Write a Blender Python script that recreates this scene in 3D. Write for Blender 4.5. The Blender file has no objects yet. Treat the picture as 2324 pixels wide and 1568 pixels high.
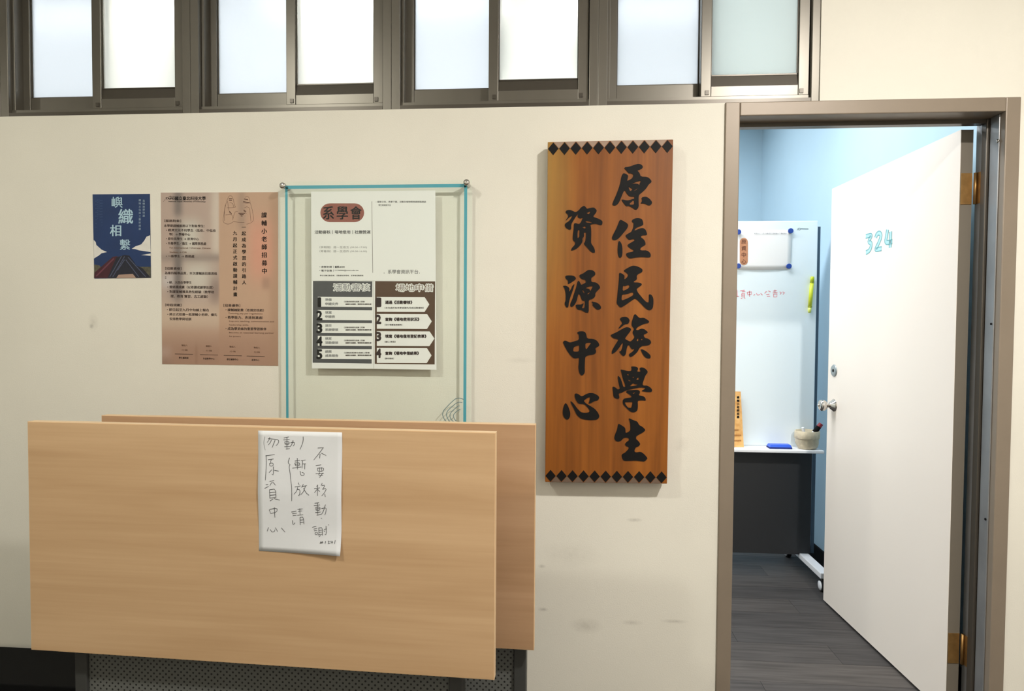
import bpy, bmesh, math, random
from mathutils import Vector, Matrix
from mathutils.geometry import tessellate_polygon

random.seed(7)
SC = bpy.context.scene
COL = SC.collection
V = Vector

# ------------------------------------------------------------------ camera
F, CX, CY = 1430.83, 1162.0, 784.0
CAM = V((0.0, -2.1168, 1.3394))
YAW, PITCH, ROLL = 0.0723, 0.0299, 0.0064
fw = V((-math.sin(YAW) * math.cos(PITCH), math.cos(YAW) * math.cos(PITCH), -math.sin(PITCH)))
r0 = V((math.cos(YAW), math.sin(YAW), 0.0))
u0 = r0.cross(fw)
rt = r0 * math.cos(ROLL) + u0 * math.sin(ROLL)
up = -r0 * math.sin(ROLL) + u0 * math.cos(ROLL)
cd = bpy.data.cameras.new('camera')
cam = bpy.data.objects.new('camera', cd)
COL.objects.link(cam)
cd.sensor_width = 36.0
cd.lens = F / 2324.0 * 36.0
cd.clip_start = 0.02
M3 = Matrix((rt, up, -fw)).transposed()
cam.matrix_world = Matrix.Translation(CAM) @ M3.to_4x4()
SC.camera = cam

# ------------------------------------------------------------------ world, exposure
w = bpy.data.worlds.new('world')
SC.world = w
w.use_nodes = True
w.node_tree.nodes['Background'].inputs[0].default_value = (0.85, 0.92, 1.0, 1)
w.node_tree.nodes['Background'].inputs[1].default_value = 0.05
SC.view_settings.view_transform = 'Standard'
SC.view_settings.look = 'None'
SC.view_settings.gamma = 1.0
SC.view_settings.use_curve_mapping = False
SC.view_settings.exposure = 0.0

# lamp positions and powers (the lamps themselves are built further down)
HALL_LAMPS = [(1.20, -1.80, 78.0, (1.0, 0.97, 0.925)), (-1.50, -1.80, 28.0, (0.99, 0.985, 0.89)), (-4.2, -1.80, 14.0, (0.99, 0.985, 0.89))]
ROOM_LAMPS = [(0.50, 0.95, 25.0), (-0.85, 0.85, 30.0), (-2.25, 0.85, 30.0), (0.50, 2.05, 7.0), (-0.85, 2.05, 8.0)]
CEIL_Z = 2.90


# ------------------------------------------------------------------ pixel helpers
def ray(px, py):
    return fw + rt * ((px - CX) / F) - up * ((py - CY) / F)


def P(px, py, y=0.0):
    """point seen at a pixel on the plane world-y = y"""
    d = ray(px, py)
    return CAM + d * ((y - CAM.y) / d.y)


def PX(px, py, x):
    d = ray(px, py)
    return CAM + d * ((x - CAM.x) / d.x)


class Plane:
    """a flat sheet: base point o, horizontal axis ex, vertical ez, outward normal n"""
    def __init__(s, o, n):
        s.o = V(o)
        s.n = V(n).normalized()
        s.ex = V((0, 0, 1)).cross(s.n).normalized()
        s.ez = s.n.cross(s.ex)

    def at(s, px, py, off=0.0):
        d = ray(px, py)
        t = (s.o - CAM).dot(s.n) / d.dot(s.n)
        return CAM + d * t + s.n * off


def wall_plane(y):
    return Plane((0, y, 0), (0, -1, 0))


# ------------------------------------------------------------------ materials
def lin(c):
    c = c / 255.0
    return c / 12.92 if c <= 0.04045 else ((c + 0.055) / 1.055) ** 2.4


def rgb(c):
    return (lin(c[0]), lin(c[1]), lin(c[2]), 1.0)


MATS = {}


def mat(name, col, rough=0.5, metal=0.0, noise=0.0, nscale=20.0, stretch=(1, 1, 1), col2=None, bump=0.0, bscale=200.0, spec=0.5, detail=4.0):
    if name in MATS:
        return MATS[name]
    m = bpy.data.materials.new(name)
    m.use_nodes = True
    nt = m.node_tree
    b = nt.nodes['Principled BSDF']
    b.inputs['Roughness'].default_value = rough
    b.inputs['Metallic'].default_value = metal
    b.inputs['Specular IOR Level'].default_value = spec
    b.inputs['Base Color'].default_value = rgb(col)
    tc = nt.nodes.new('ShaderNodeTexCoord')
    if noise > 0 or col2:
        mp = nt.nodes.new('ShaderNodeMapping')
        mp.inputs['Scale'].default_value = stretch
        nt.links.new(tc.outputs['Object'], mp.inputs['Vector'])
        nz = nt.nodes.new('ShaderNodeTexNoise')
        nz.inputs['Scale'].default_value = nscale
        nz.inputs['Detail'].default_value = detail
        nt.links.new(mp.outputs[0], nz.inputs['Vector'])
        rp = nt.nodes.new('ShaderNodeValToRGB')
        c1 = rgb(col)
        c2 = rgb(col2) if col2 else tuple(c1[i] * (1 - noise) for i in range(3)) + (1.0,)
        rp.color_ramp.elements[0].position = 0.33
        rp.color_ramp.elements[1].position = 0.67
        rp.color_ramp.elements[0].color = c2
        rp.color_ramp.elements[1].color = c1
        nt.links.new(nz.outputs['Fac'], rp.inputs[0])
        nt.links.new(rp.outputs[0], b.inputs['Base Color'])
    if bump > 0:
        n2 = nt.nodes.new('ShaderNodeTexNoise')
        n2.inputs['Scale'].default_value = bscale
        nt.links.new(tc.outputs['Object'], n2.inputs['Vector'])
        bp = nt.nodes.new('ShaderNodeBump')
        bp.inputs['Strength'].default_value = bump
        bp.inputs['Distance'].default_value = 0.002
        nt.links.new(n2.outputs['Fac'], bp.inputs['Height'])
        nt.links.new(bp.outputs[0], b.inputs['Normal'])
    MATS[name] = m
    return m


def wall_paint(name, col, marks):
    """paint with faint mottling and a few scuffs at given world places (x, z, rx, rz, strength)"""
    m = mat(name, col, 0.62, noise=0.05, nscale=2.2, bump=0.15, bscale=260.0)
    nt = m.node_tree
    b = nt.nodes['Principled BSDF']
    src = b.inputs['Base Color'].links[0].from_socket
    tc = nt.nodes.new('ShaderNodeTexCoord')
    grit = nt.nodes.new('ShaderNodeTexNoise')
    grit.inputs['Scale'].default_value = 70.0
    grit.inputs['Detail'].default_value = 6.0
    nt.links.new(tc.outputs['Object'], grit.inputs['Vector'])
    for (x, z, rx, rz, s) in marks:
        sub = nt.nodes.new('ShaderNodeMapping')
        sub.inputs['Location'].default_value = (-x / rx, 0, -z / rz)
        sub.inputs['Scale'].default_value = (1 / rx, 0, 1 / rz)
        nt.links.new(tc.outputs['Object'], sub.inputs['Vector'])
        ln = nt.nodes.new('ShaderNodeVectorMath')
        ln.operation = 'LENGTH'
        nt.links.new(sub.outputs[0], ln.inputs[0])
        mr = nt.nodes.new('ShaderNodeMapRange')
        mr.inputs['From Min'].default_value = 0.1
        mr.inputs['From Max'].default_value = 1.0
        mr.inputs['To Min'].default_value = s * 1.7
        mr.inputs['To Max'].default_value = 0.0
        nt.links.new(ln.outputs['Value'], mr.inputs['Value'])
        mu = nt.nodes.new('ShaderNodeMath')
        mu.operation = 'MULTIPLY'
        nt.links.new(mr.outputs[0], mu.inputs[0])
        nt.links.new(grit.outputs['Fac'], mu.inputs[1])
        mx = nt.nodes.new('ShaderNodeMix')
        mx.data_type = 'RGBA'
        nt.links.new(mu.outputs[0], mx.inputs[0])
        nt.links.new(src, mx.inputs[6])
        mx.inputs[7].default_value = rgb((110, 100, 88))
        src = mx.outputs[2]
    nt.links.new(src, b.inputs['Base Color'])
    return m


def wood(name, c1, c2, axis='x', rough=0.45, scale=1.0, coat=0.0, streak=None):
    """grain running along an axis; broad bands plus fine fibres"""
    m = bpy.data.materials.new(name)
    m.use_nodes = True
    nt = m.node_tree
    b = nt.nodes['Principled BSDF']
    b.inputs['Roughness'].default_value = rough
    b.inputs['Coat Weight'].default_value = coat
    b.inputs['Specular IOR Level'].default_value = 0.3
    b.inputs['Coat Roughness'].default_value = 0.25
    tc = nt.nodes.new('ShaderNodeTexCoord')

    def nz(st, sc_, det, dist=0.0):
        mp = nt.nodes.new('ShaderNodeMapping')
        mp.inputs['Scale'].default_value = st
        nt.links.new(tc.outputs['Object'], mp.inputs['Vector'])
        n = nt.nodes.new('ShaderNodeTexNoise')
        n.inputs['Scale'].default_value = sc_
        n.inputs['Detail'].default_value = det
        n.inputs['Distortion'].default_value = dist
        nt.links.new(mp.outputs[0], n.inputs['Vector'])
        return n.outputs['Fac']
    lo, hi = (0.6, 9.0) if axis == 'x' else (9.0, 0.6)
    broad = nz((lo * scale, 3.0, hi * scale), 1.6, 3.0, 0.6)
    fine = nz((lo * 3 * scale if axis == 'x' else hi * 1.0 + 60, 8.0, 75.0 if axis == 'x' else 2.0), 1.6, 5.0)
    ad = nt.nodes.new('ShaderNodeMath')
    ad.operation = 'MULTIPLY_ADD'
    nt.links.new(fine, ad.inputs[0])
    ad.inputs[1].default_value = 0.35
    nt.links.new(broad, ad.inputs[2])
    rp = nt.nodes.new('ShaderNodeValToRGB')
    rp.color_ramp.elements[0].position = 0.45
    rp.color_ramp.elements[1].position = 0.88
    rp.color_ramp.elements[0].color = rgb(c2)
    rp.color_ramp.elements[1].color = rgb(c1)
    nt.links.new(ad.outputs[0], rp.inputs[0])
    out = rp.outputs[0]
    if streak:
        # a paler sapwood band: (centre x, half width, colour)
        x0, hw, c3 = streak
        sp = nt.nodes.new('ShaderNodeSeparateXYZ')
        nt.links.new(tc.outputs['Object'], sp.inputs[0])
        wob = nz((4.0, 1.0, 1.4), 1.0, 2.0)
        mm = nt.nodes.new('ShaderNodeMath')
        mm.operation = 'MULTIPLY_ADD'
        nt.links.new(wob, mm.inputs[0])
        mm.inputs[1].default_value = 0.10
        nt.links.new(sp.outputs['X'], mm.inputs[2])
        mr = nt.nodes.new('ShaderNodeMapRange')
        mr.inputs['From Min'].default_value = x0
        mr.inputs['From Max'].default_value = x0 + hw
        mr.inputs['To Min'].default_value = 0.75
        mr.inputs['To Max'].default_value = 0.0
        nt.links.new(mm.outputs[0], mr.inputs['Value'])
        mz = nt.nodes.new('ShaderNodeMapRange')
        mz.inputs['From Min'].default_value = 0.45
        mz.inputs['From Max'].default_value = 1.0
        nt.links.new(sp.outputs['Z'], mz.inputs['Value'])
        mu = nt.nodes.new('ShaderNodeMath')
        mu.operation = 'MULTIPLY'
        nt.links.new(mr.outputs[0], mu.inputs[0])
        nt.links.new(mz.outputs[0], mu.inputs[1])
        mx = nt.nodes.new('ShaderNodeMix')
        mx.data_type = 'RGBA'
        nt.links.new(mu.outputs[0], mx.inputs[0])
        nt.links.new(out, mx.inputs[6])
        mx.inputs[7].default_value = rgb(c3)
        out = mx.outputs[2]
    nt.links.new(out, b.inputs['Base Color'])
    return m


def emis(name, col, strength):
    m = bpy.data.materials.new(name)
    m.use_nodes = True
    b = m.node_tree.nodes['Principled BSDF']
    b.inputs['Base Color'].default_value = (0.9, 0.9, 0.9, 1)
    b.inputs['Emission Color'].default_value = (*col, 1)
    b.inputs['Emission Strength'].default_value = strength
    return m


def frosted(name, col, rough=0.55, trans=0.55):
    m = bpy.data.materials.new(name)
    m.use_nodes = True
    nt = m.node_tree
    nt.nodes.remove(nt.nodes['Principled BSDF'])
    tl = nt.nodes.new('ShaderNodeBsdfTranslucent')
    tl.inputs[0].default_value = rgb(col)
    rf = nt.nodes.new('ShaderNodeBsdfRefraction')
    rf.inputs['Color'].default_value = rgb(col)
    rf.inputs['Roughness'].default_value = rough
    rf.inputs['IOR'].default_value = 1.05
    mx = nt.nodes.new('ShaderNodeMixShader')
    mx.inputs[0].default_value = trans
    nt.links.new(rf.outputs[0], mx.inputs[1])
    nt.links.new(tl.outputs[0], mx.inputs[2])
    gl = nt.nodes.new('ShaderNodeBsdfGlossy')
    gl.inputs['Roughness'].default_value = 0.5
    fr = nt.nodes.new('ShaderNodeFresnel')
    fr.inputs[0].default_value = 1.3
    m2 = nt.nodes.new('ShaderNodeMixShader')
    nt.links.new(fr.outputs[0], m2.inputs[0])
    nt.links.new(mx.outputs[0], m2.inputs[1])
    nt.links.new(gl.outputs[0], m2.inputs[2])
    nt.links.new(m2.outputs[0], nt.nodes['Material Output'].inputs[0])
    return m


def clear_acrylic(name, col):
    m = bpy.data.materials.new(name)
    m.use_nodes = True
    nt = m.node_tree
    nt.nodes.remove(nt.nodes['Principled BSDF'])
    tr = nt.nodes.new('ShaderNodeBsdfTransparent')
    tr.inputs[0].default_value = rgb(col)
    gl = nt.nodes.new('ShaderNodeBsdfGlossy')
    gl.inputs['Roughness'].default_value = 0.03
    mx = nt.nodes.new('ShaderNodeMixShader')
    mx.inputs[0].default_value = 0.015
    nt.links.new(tr.outputs[0], mx.inputs[1])
    nt.links.new(gl.outputs[0], mx.inputs[2])
    nt.links.new(mx.outputs[0], nt.nodes['Material Output'].inputs[0])
    return m


def perforated(name, col, hole, pitch):
    """sheet metal with rows of small punched holes"""
    m = mat(name, col, 0.45)
    nt = m.node_tree
    b = nt.nodes['Principled BSDF']
    tc = nt.nodes.new('ShaderNodeTexCoord')
    mp = nt.nodes.new('ShaderNodeMapping')
    mp.inputs['Scale'].default_value = (1 / pitch, 0, 1 / pitch)
    mp.inputs['Rotation'].default_value = (0, math.radians(45), 0)
    nt.links.new(tc.outputs['Object'], mp.inputs['Vector'])
    fr = nt.nodes.new('ShaderNodeVectorMath')
    fr.operation = 'FRACTION'
    nt.links.new(mp.outputs[0], fr.inputs[0])
    sb = nt.nodes.new('ShaderNodeVectorMath')
    sb.operation = 'SUBTRACT'
    sb.inputs[1].default_value = (0.5, 0, 0.5)
    nt.links.new(fr.outputs[0], sb.inputs[0])
    ln = nt.nodes.new('ShaderNodeVectorMath')
    ln.operation = 'LENGTH'
    nt.links.new(sb.outputs[0], ln.inputs[0])
    gt = nt.nodes.new('ShaderNodeMath')
    gt.operation = 'LESS_THAN'
    gt.inputs[1].default_value = 0.22
    nt.links.new(ln.outputs['Value'], gt.inputs[0])
    mx = nt.nodes.new('ShaderNodeMix')
    mx.data_type = 'RGBA'
    nt.links.new(gt.outputs[0], mx.inputs[0])
    mx.inputs[6].default_value = rgb(col)
    mx.inputs[7].default_value = rgb(hole)
    nt.links.new(mx.outputs[2], b.inputs['Base Color'])
    return m


def vcol_mat(name, rough=0.6):
    m = bpy.data.materials.new(name)
    m.use_nodes = True
    nt = m.node_tree
    a = nt.nodes.new('ShaderNodeAttribute')
    a.attribute_name = 'print'
    nt.links.new(a.outputs['Color'], nt.nodes['Principled BSDF'].inputs['Base Color'])
    nt.nodes['Principled BSDF'].inputs['Roughness'].default_value = rough
    return m


# ------------------------------------------------------------------ mesh building
class MB:
    def __init__(s):
        s.v, s.f = [], []

    def add(s, verts, faces):
        n = len(s.v)
        s.v += [V(p) for p in verts]
        s.f += [tuple(i + n for i in f) for f in faces]
        return s

    def hexa(s, c):
        """c: 8 corners, 0-3 bottom ring, 4-7 top ring"""
        return s.add(c, [(0, 3, 2, 1), (4, 5, 6, 7), (0, 1, 5, 4), (1, 2, 6, 5), (2, 3, 7, 6), (3, 0, 4, 7)])

    def box(s, x0, x1, y0, y1, z0, z1):
        return s.hexa([(x0, y0, z0), (x1, y0, z0), (x1, y1, z0), (x0, y1, z0), (x0, y0, z1), (x1, y0, z1), (x1, y1, z1), (x0, y1, z1)])

    def obox(s, o, ex, ey, ez, a0, a1, b0, b1, c0, c1):
        g = lambda a, b, c: V(o) + ex * a + ey * b + ez * c
        return s.hexa([g(a0, b0, c0), g(a1, b0, c0), g(a1, b1, c0), g(a0, b1, c0), g(a0, b0, c1), g(a1, b0, c1), g(a1, b1, c1), g(a0, b1, c1)])

    def quad_slab(s, q, n, t):
        """q: 4 corners seen from the n side, thickness t behind"""
        q = [V(p) for p in q]
        n = V(n) * t
        return s.hexa([p - n for p in q] + q)

    def lathe(s, prof, o, axis, seg=24):
        """prof: (radius, distance along axis)"""
        axis = V(axis).normalized()
        a = axis.orthogonal().normalized()
        b = axis.cross(a)
        n0 = len(s.v)
        for (r, h) in prof:
            for k in range(seg):
                t = 2 * math.pi * k / seg
                s.v.append(V(o) + axis * h + (a * math.cos(t) + b * math.sin(t)) * max(r, 1e-5))
        for i in range(len(prof) - 1):
            for k in range(seg):
                k2 = (k + 1) % seg
                s.f.append((n0 + i * seg + k, n0 + i * seg + k2, n0 + (i + 1) * seg + k2, n0 + (i + 1) * seg + k))
        s.f.append(tuple(n0 + k for k in reversed(range(seg))))
        s.f.append(tuple(n0 + (len(prof) - 1) * seg + k for k in range(seg)))
        return s

    def tube(s, pts, r, seg=10):
        for i in range(len(pts) - 1):
            a, b = V(pts[i]), V(pts[i + 1])
            s.lathe([(r, 0), (r, (b - a).length)], a, b - a, seg)
        return s

    def flat(s, polys, n=None, t=0.0):
        """polys: outer outline then holes (3D points); n, t: give it thickness behind"""
        polys = [[V(p) for p in q] for q in polys]
        allp = [p for q in polys for p in q]
        tris = tessellate_polygon(polys)
        n = V(n) if n is not None else None
        fixed = []
        for tr in tris:
            if n is not None:
                a, b, c = (allp[i] for i in tr)
                if (b - a).cross(c - a).dot(n) < 0:
                    tr = (tr[0], tr[2], tr[1])
            fixed.append(tuple(tr))
        base = len(s.v)
        s.v += allp
        s.f += [tuple(i + base for i in tr) for tr in fixed]
        if t > 0:
            b2 = len(s.v)
            s.v += [p - n * t for p in allp]
            k = 0
            for q in polys:
                m = len(q)
                for i in range(m):
                    j = (i + 1) % m
                    s.f.append((base + k + i, base + k + j, b2 + k + j, b2 + k + i))
                k += m
        return s

    def ribbon(s, pts, wd, n, w1=None):
        """flat stroke along 3D points lying in a plane with normal n"""
        pts = [V(p) for p in pts]
        n = V(n)
        base = len(s.v)
        m = len(pts)
        for i, p in enumerate(pts):
            a = pts[max(0, i - 1)]
            b = pts[min(m - 1, i + 1)]
            d = (b - a)
            if d.length < 1e-9:
                d = V((1, 0, 0))
            sd = n.cross(d.normalized())
            ww = wd if w1 is None else wd + (w1 - wd) * i / (m - 1)
            s.v += [p + sd * ww / 2, p - sd * ww / 2]
        for i in range(m - 1):
            s.f.append((base + 2 * i, base + 2 * i + 2, base + 2 * i + 3, base + 2 * i + 1))
        return s

    def build(s, name, material, parent=None, org=None, bevel=0.0, smooth=False, seg=2):
        o3 = ORG.get(parent.name, V((0, 0, 0))) if parent else (V(org) if org is not None else V((0, 0, 0)))
        me = bpy.data.meshes.new(name)
        me.from_pydata([tuple(p - o3) for p in s.v], [], s.f)
        me.validate()
        if smooth:
            for p in me.polygons:
                p.use_smooth = True
        if material:
            me.materials.append(material)
        o = bpy.data.objects.new(name, me)
        COL.objects.link(o)
        if parent:
            o.parent = parent
        else:
            o.location = o3
        ORG[o.name] = o3
        if bevel > 0:
            b = o.modifiers.new('bevel', 'BEVEL')
            b.width = bevel
            b.segments = seg
            b.limit_method = 'ANGLE'
        return o


ORG = {}


def empty(name, loc):
    o = bpy.data.objects.new(name, None)
    COL.objects.link(o)
    o.location = loc
    o.empty_display_size = 0.05
    ORG[o.name] = V(loc)
    return o


def tag(o, label, cat=None, group=None, kind=None):
    o['label'] = label
    if cat:
        o['category'] = cat
    if group:
        o['group'] = group
    if kind:
        o['kind'] = kind
    return o


def smooth_loop(pts, it=1):
    for _ in range(it):
        out = []
        m = len(pts)
        for i in range(m):
            a, b = pts[i], pts[(i + 1) % m]
            out.append((a[0] * .78 + b[0] * .22, a[1] * .78 + b[1] * .22))
            out.append((a[0] * .22 + b[0] * .78, a[1] * .22 + b[1] * .78))
        pts = out
    return pts


def smooth_line(pts, it=2):
    for _ in range(it):
        out = [pts[0]]
        for i in range(len(pts) - 1):
            a, b = pts[i], pts[i + 1]
            if i > 0:
                out.append((a[0] * .75 + b[0] * .25, a[1] * .75 + b[1] * .25))
            if i < len(pts) - 2:
                out.append((a[0] * .25 + b[0] * .75, a[1] * .25 + b[1] * .75))
        out.append(pts[-1])
        pts = out
    return pts


# ------------------------------------------------------------------ print: letters as flat meshes on a sheet
GLY = {}


def glyphs(s, bold=0.0):
    """outline of a line of text; a bold weight is made by overprinting with small shifts"""
    key = (s, bold)
    if key in GLY:
        return GLY[key]
    cu = bpy.data.curves.new('t', 'FONT')
    cu.body = s
    cu.resolution_u = 2
    o = bpy.data.objects.new('t', cu)
    me = bpy.data.meshes.new_from_object(o)
    v0 = [(v.co.x, v.co.y) for v in me.vertices]
    f0 = [tuple(p.vertices) for p in me.polygons]
    bpy.data.objects.remove(o)
    bpy.data.curves.remove(cu)
    bpy.data.meshes.remove(me)
    if bold <= 0:
        sh = [(0, 0)]
    elif bold < .04:
        sh = [(-bold, 0), (bold, 0), (0, bold * .6)]
    else:
        sh = [(bold * math.cos(k * math.pi / 4), bold * math.sin(k * math.pi / 4)) for k in range(8)]
    vs, fs = [], []
    for (dx, dy) in sh:
        n_ = len(vs)
        vs += [(x + dx, y_ + dy, 2.5e-5 * (n_ // max(1, len(v0)))) for (x, y_) in v0]
        fs += [tuple(i + n_ for i in f) for f in f0]
    GLY[key] = (vs, fs)
    return vs, fs


def text_box(mb, pl, s, x0, y0, x1, y1, off, bold=0.0, slope=0.0):
    """fill a pixel box on sheet pl with a line of text"""
    vs, fs = glyphs(s, bold)
    if not vs:
        return
    ax, bx = min(v[0] for v in vs), max(v[0] for v in vs)
    ay, by = min(v[1] for v in vs), max(v[1] for v in vs)
    pts = []
    for (x, y, dz_) in vs:
        u_ = (x - ax) / max(bx - ax, 1e-6)
        v_ = (y - ay) / max(by - ay, 1e-6)
        px = x0 + u_ * (x1 - x0)
        pts.append(pl.at(px, y1 + v_ * (y0 - y1) + slope * (px - x0), off + dz_))
    mb.add(pts, fs)


def text_line(mb, pl, s, x0, x1, yc, h, off, bold=0.0, slope=0.012):
    text_box(mb, pl, s, x0, yc - h / 2, x1, yc + h / 2, off, bold, slope)


def text_col(mb, pl, s, xc, y0, y1, wd, off, bold=0.0, drift=0.0):
    """characters one under another"""
    n = len(s)
    st = (y1 - y0) / n
    for i, ch in enumerate(s):
        vs, fs = glyphs(ch, bold)
        if not vs:
            continue
        pts = []
        for (x, y, dz_) in vs:
            px = xc + (x - 0.5) * wd + drift * i
            py = y0 + st * (i + 0.5) - (y - 0.38) * wd
            pts.append(pl.at(px, py, off + dz_))
        mb.add(pts, fs)


# ------------------------------------------------------------------ shared materials
M_WALL = wall_paint('cream_wall_paint', (230, 225, 212), [
    (P(211, 732).x, P(211, 732).z, .022, .035, .2), (P(208, 740).x, P(208, 740).z, .010, .010, .4),
    (P(1180, 818).x, P(1180, 818).z, .06, .012, .12), (P(1230, 1285).x, P(1230, 1285).z, .015, .008, .35),
    (P(1232, 1383).x, P(1232, 1383).z, .02, .008, .35), (P(1330, 1420).x, P(1330, 1420).z, .06, .03, .25),
    (P(1440, 1180).x, P(1440, 1180).z, .03, .008, .35), (P(1435, 1413).x, P(1435, 1413).z, .04, .01, .25),
    (P(1290, 1260).x, P(1290, 1260).z, .12, .05, .12), (P(1545, 1010).x, P(1545, 1010).z, .03, .03, .12),
    (P(1530, 1410).x, P(1530, 1410).z, .05, .008, .3)])
M_HALL = mat('hall_white_paint', (222, 218, 208), 0.7)
M_BLUE = mat('pale_blue_wall_paint', (182, 208, 223), 0.65, noise=0.04, nscale=3.0)
M_CEIL = mat('ceiling_white', (235, 235, 232), 0.8)
M_FRAME = mat('bronze_anodised_aluminium', (114, 109, 100), 0.34, 0.6, noise=0.12, nscale=6.0, stretch=(1, 1, 0.4))
M_FRAME_D = mat('dark_bronze_aluminium', (84, 78, 70), 0.34, 0.5)
M_JAMB = mat('brown_grey_door_frame_paint', (140, 126, 110), 0.42, 0.15, noise=0.06, nscale=8.0)
M_GASKET = mat('grey_steel_rebate', (150, 150, 150), 0.35, 0.5, noise=0.2, nscale=14.0, stretch=(1, 1, 0.5))
M_RUBBER = mat('black_rubber', (18, 18, 20), 0.7)
M_STEEL = mat('polished_steel', (205, 200, 194), 0.16, 1.0)
M_BRASS = mat('worn_brass', (176, 136, 82), 0.4, 0.75, noise=0.25, nscale=40.0)
M_DOOR = mat('cream_white_door_laminate', (246, 235, 223), 0.42)
M_DOOREDGE = mat('grey_brown_door_edge', (112, 104, 92), 0.5)
M_INK = mat('black_ink', (22, 20, 20), 0.7, spec=0.2)
M_PAPER = mat('white_paper', (236, 233, 230), 0.75)
M_BEECH = wood('light_beech_laminate', (202, 168, 130), (187, 152, 114), 'x', 0.42)
M_BEECH2 = wood('light_beech_laminate_darker', (188, 152, 118), (170, 134, 100), 'x', 0.45)  # slightly darker beech tone, used for the rear tabletop
M_EDGE = mat('pale_wood_edge_band', (222, 190, 150), 0.4)
M_SIGNWOOD = wood('orange_brown_varnished_plank', (152, 89, 28), (112, 61, 16), 'z', 0.42, 1.0, 0.05, (-0.150, 0.10, (168, 134, 66)))
M_SIGNBLK = mat('black_carved_paint', (14, 13, 13), 0.6, spec=0.2)
M_DARKGREY = mat('dark_grey_metal', (72, 72, 70), 0.45, 0.3)
M_BLACK = mat('matt_black', (8, 8, 9), 0.85, spec=0.2)
M_WHITEPL = mat('white_plastic', (240, 241, 244), 0.35)

# ------------------------------------------------------------------ room shell
XA, XB, XC, XD = 0.536, 0.5827, 1.3993, 1.4438
ZW, ZH = 2.0703, 2.0259
TH = 0.12
XR = 1.50            # the room's right wall
YB = 2.72            # the room's back wall
WINR = P(1862, 140).x
WTOP = 2.84


def structure(name, mb, m, label, parent=None, bevel=0.0):
    o = mb.build(name, m, parent, bevel=bevel)
    if parent is None:
        tag(o, label, None, None, 'structure')
    return o


PER = (P(1358, 150).x - P(430, 150).x) / 2
MULX = [P(430, 150).x - PER * 2, P(430, 150).x - PER, P(430, 150).x, P(887, 150).x, P(1358, 150).x, WINR]

b = MB()
b.box(-5.0, XA, 0, TH, 0, ZW)
b.box(-5.0, MULX[0], 0, TH, ZW, CEIL_Z)
b.box(MULX[0], WINR, 0, TH, WTOP, CEIL_Z)
b.box(WINR, 3.2, 0, TH, ZW, CEIL_Z)
b.box(XD, 3.2, 0, TH, 0, ZW)
wall_front = structure('wall_front', b, M_WALL, 'cream painted corridor wall with window band above and doorway at right')

structure('wall_opposite', MB().box(-5.0, 3.2, -2.75, -2.65, 0, CEIL_Z), M_HALL, 'plain pale wall behind the viewer')
structure('wall_left', MB().box(-5.1, -5.0, -2.75, YB + .1, 0, CEIL_Z), M_HALL, 'far left end wall')
structure('wall_right', MB().box(3.2, 3.3, -2.75, TH, 0, CEIL_Z), M_HALL, 'far right end wall of the corridor')
structure('wall_room_right', MB().box(XR, XR + .1, TH, YB + .1, 0, CEIL_Z), M_BLUE, 'pale blue side wall behind the open door')
structure('wall_room_back', MB().box(-5.0, XR + .1, YB, YB + .1, 0, CEIL_Z), M_BLUE, 'pale blue back wall of the room')
structure('ceiling', MB().box(-5.1, 3.3, -2.75, YB + .1, CEIL_Z, CEIL_Z + .1), M_CEIL, 'white ceiling above corridor and room')

M_FLOOR = mat('dark_grey_vinyl', (66, 64, 64), 0.4, noise=0.25, nscale=5.0, stretch=(0.6, 6, 1), bump=0.05)
floor = structure('floor', MB().box(-5.1, 3.3, -2.75, YB + .1, -.1, -.0035), M_FLOOR, 'dark grey wood-look vinyl floor')
plank_mats = [mat('vinyl_plank_%d' % i, c, 0.6, spec=0.25, noise=0.42, nscale=4.0, stretch=(0.9, 16, 1), detail=8.0) for i, c in enumerate([(80, 76, 74), (72, 69, 68), (88, 83, 80), (76, 73, 72)])]
pm = {}
y = TH - .12
row = 0
while y < YB - .02:
    x = XR - .002 - (0.35 + 0.37 * (row % 3))
    xe = XR - .002
    while xe > -0.5:
        x = max(x, -0.9)
        L = round(xe - x, 3)
        kq = (L, random.randrange(4))
        if kq not in pm:
            bb = MB().box(0.0006, L - .0006, .0006, .1494, -.0035, 0)
            me = bpy.data.meshes.new('plank')
            me.from_pydata([tuple(p) for p in bb.v], [], bb.f)
            me.materials.append(plank_mats[kq[1]])
            pm[kq] = me
        o = bpy.data.objects.new('plank', pm[kq])
        COL.objects.link(o)
        o.parent = floor
        o.location = (x, y, 0)
        xe = x
        x = xe - 1.2
    y += .15
    row += 1

structure('baseboard_room_right', MB().box(XR - .012, XR, TH, YB, 0, .09), M_BLACK, 'black skirting along the blue side wall')
structure('baseboard_room_back', MB().box(-5.0, XR - .012, YB - .012, YB, 0, .09), M_BLACK, 'black skirting along the blue back wall')

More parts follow.
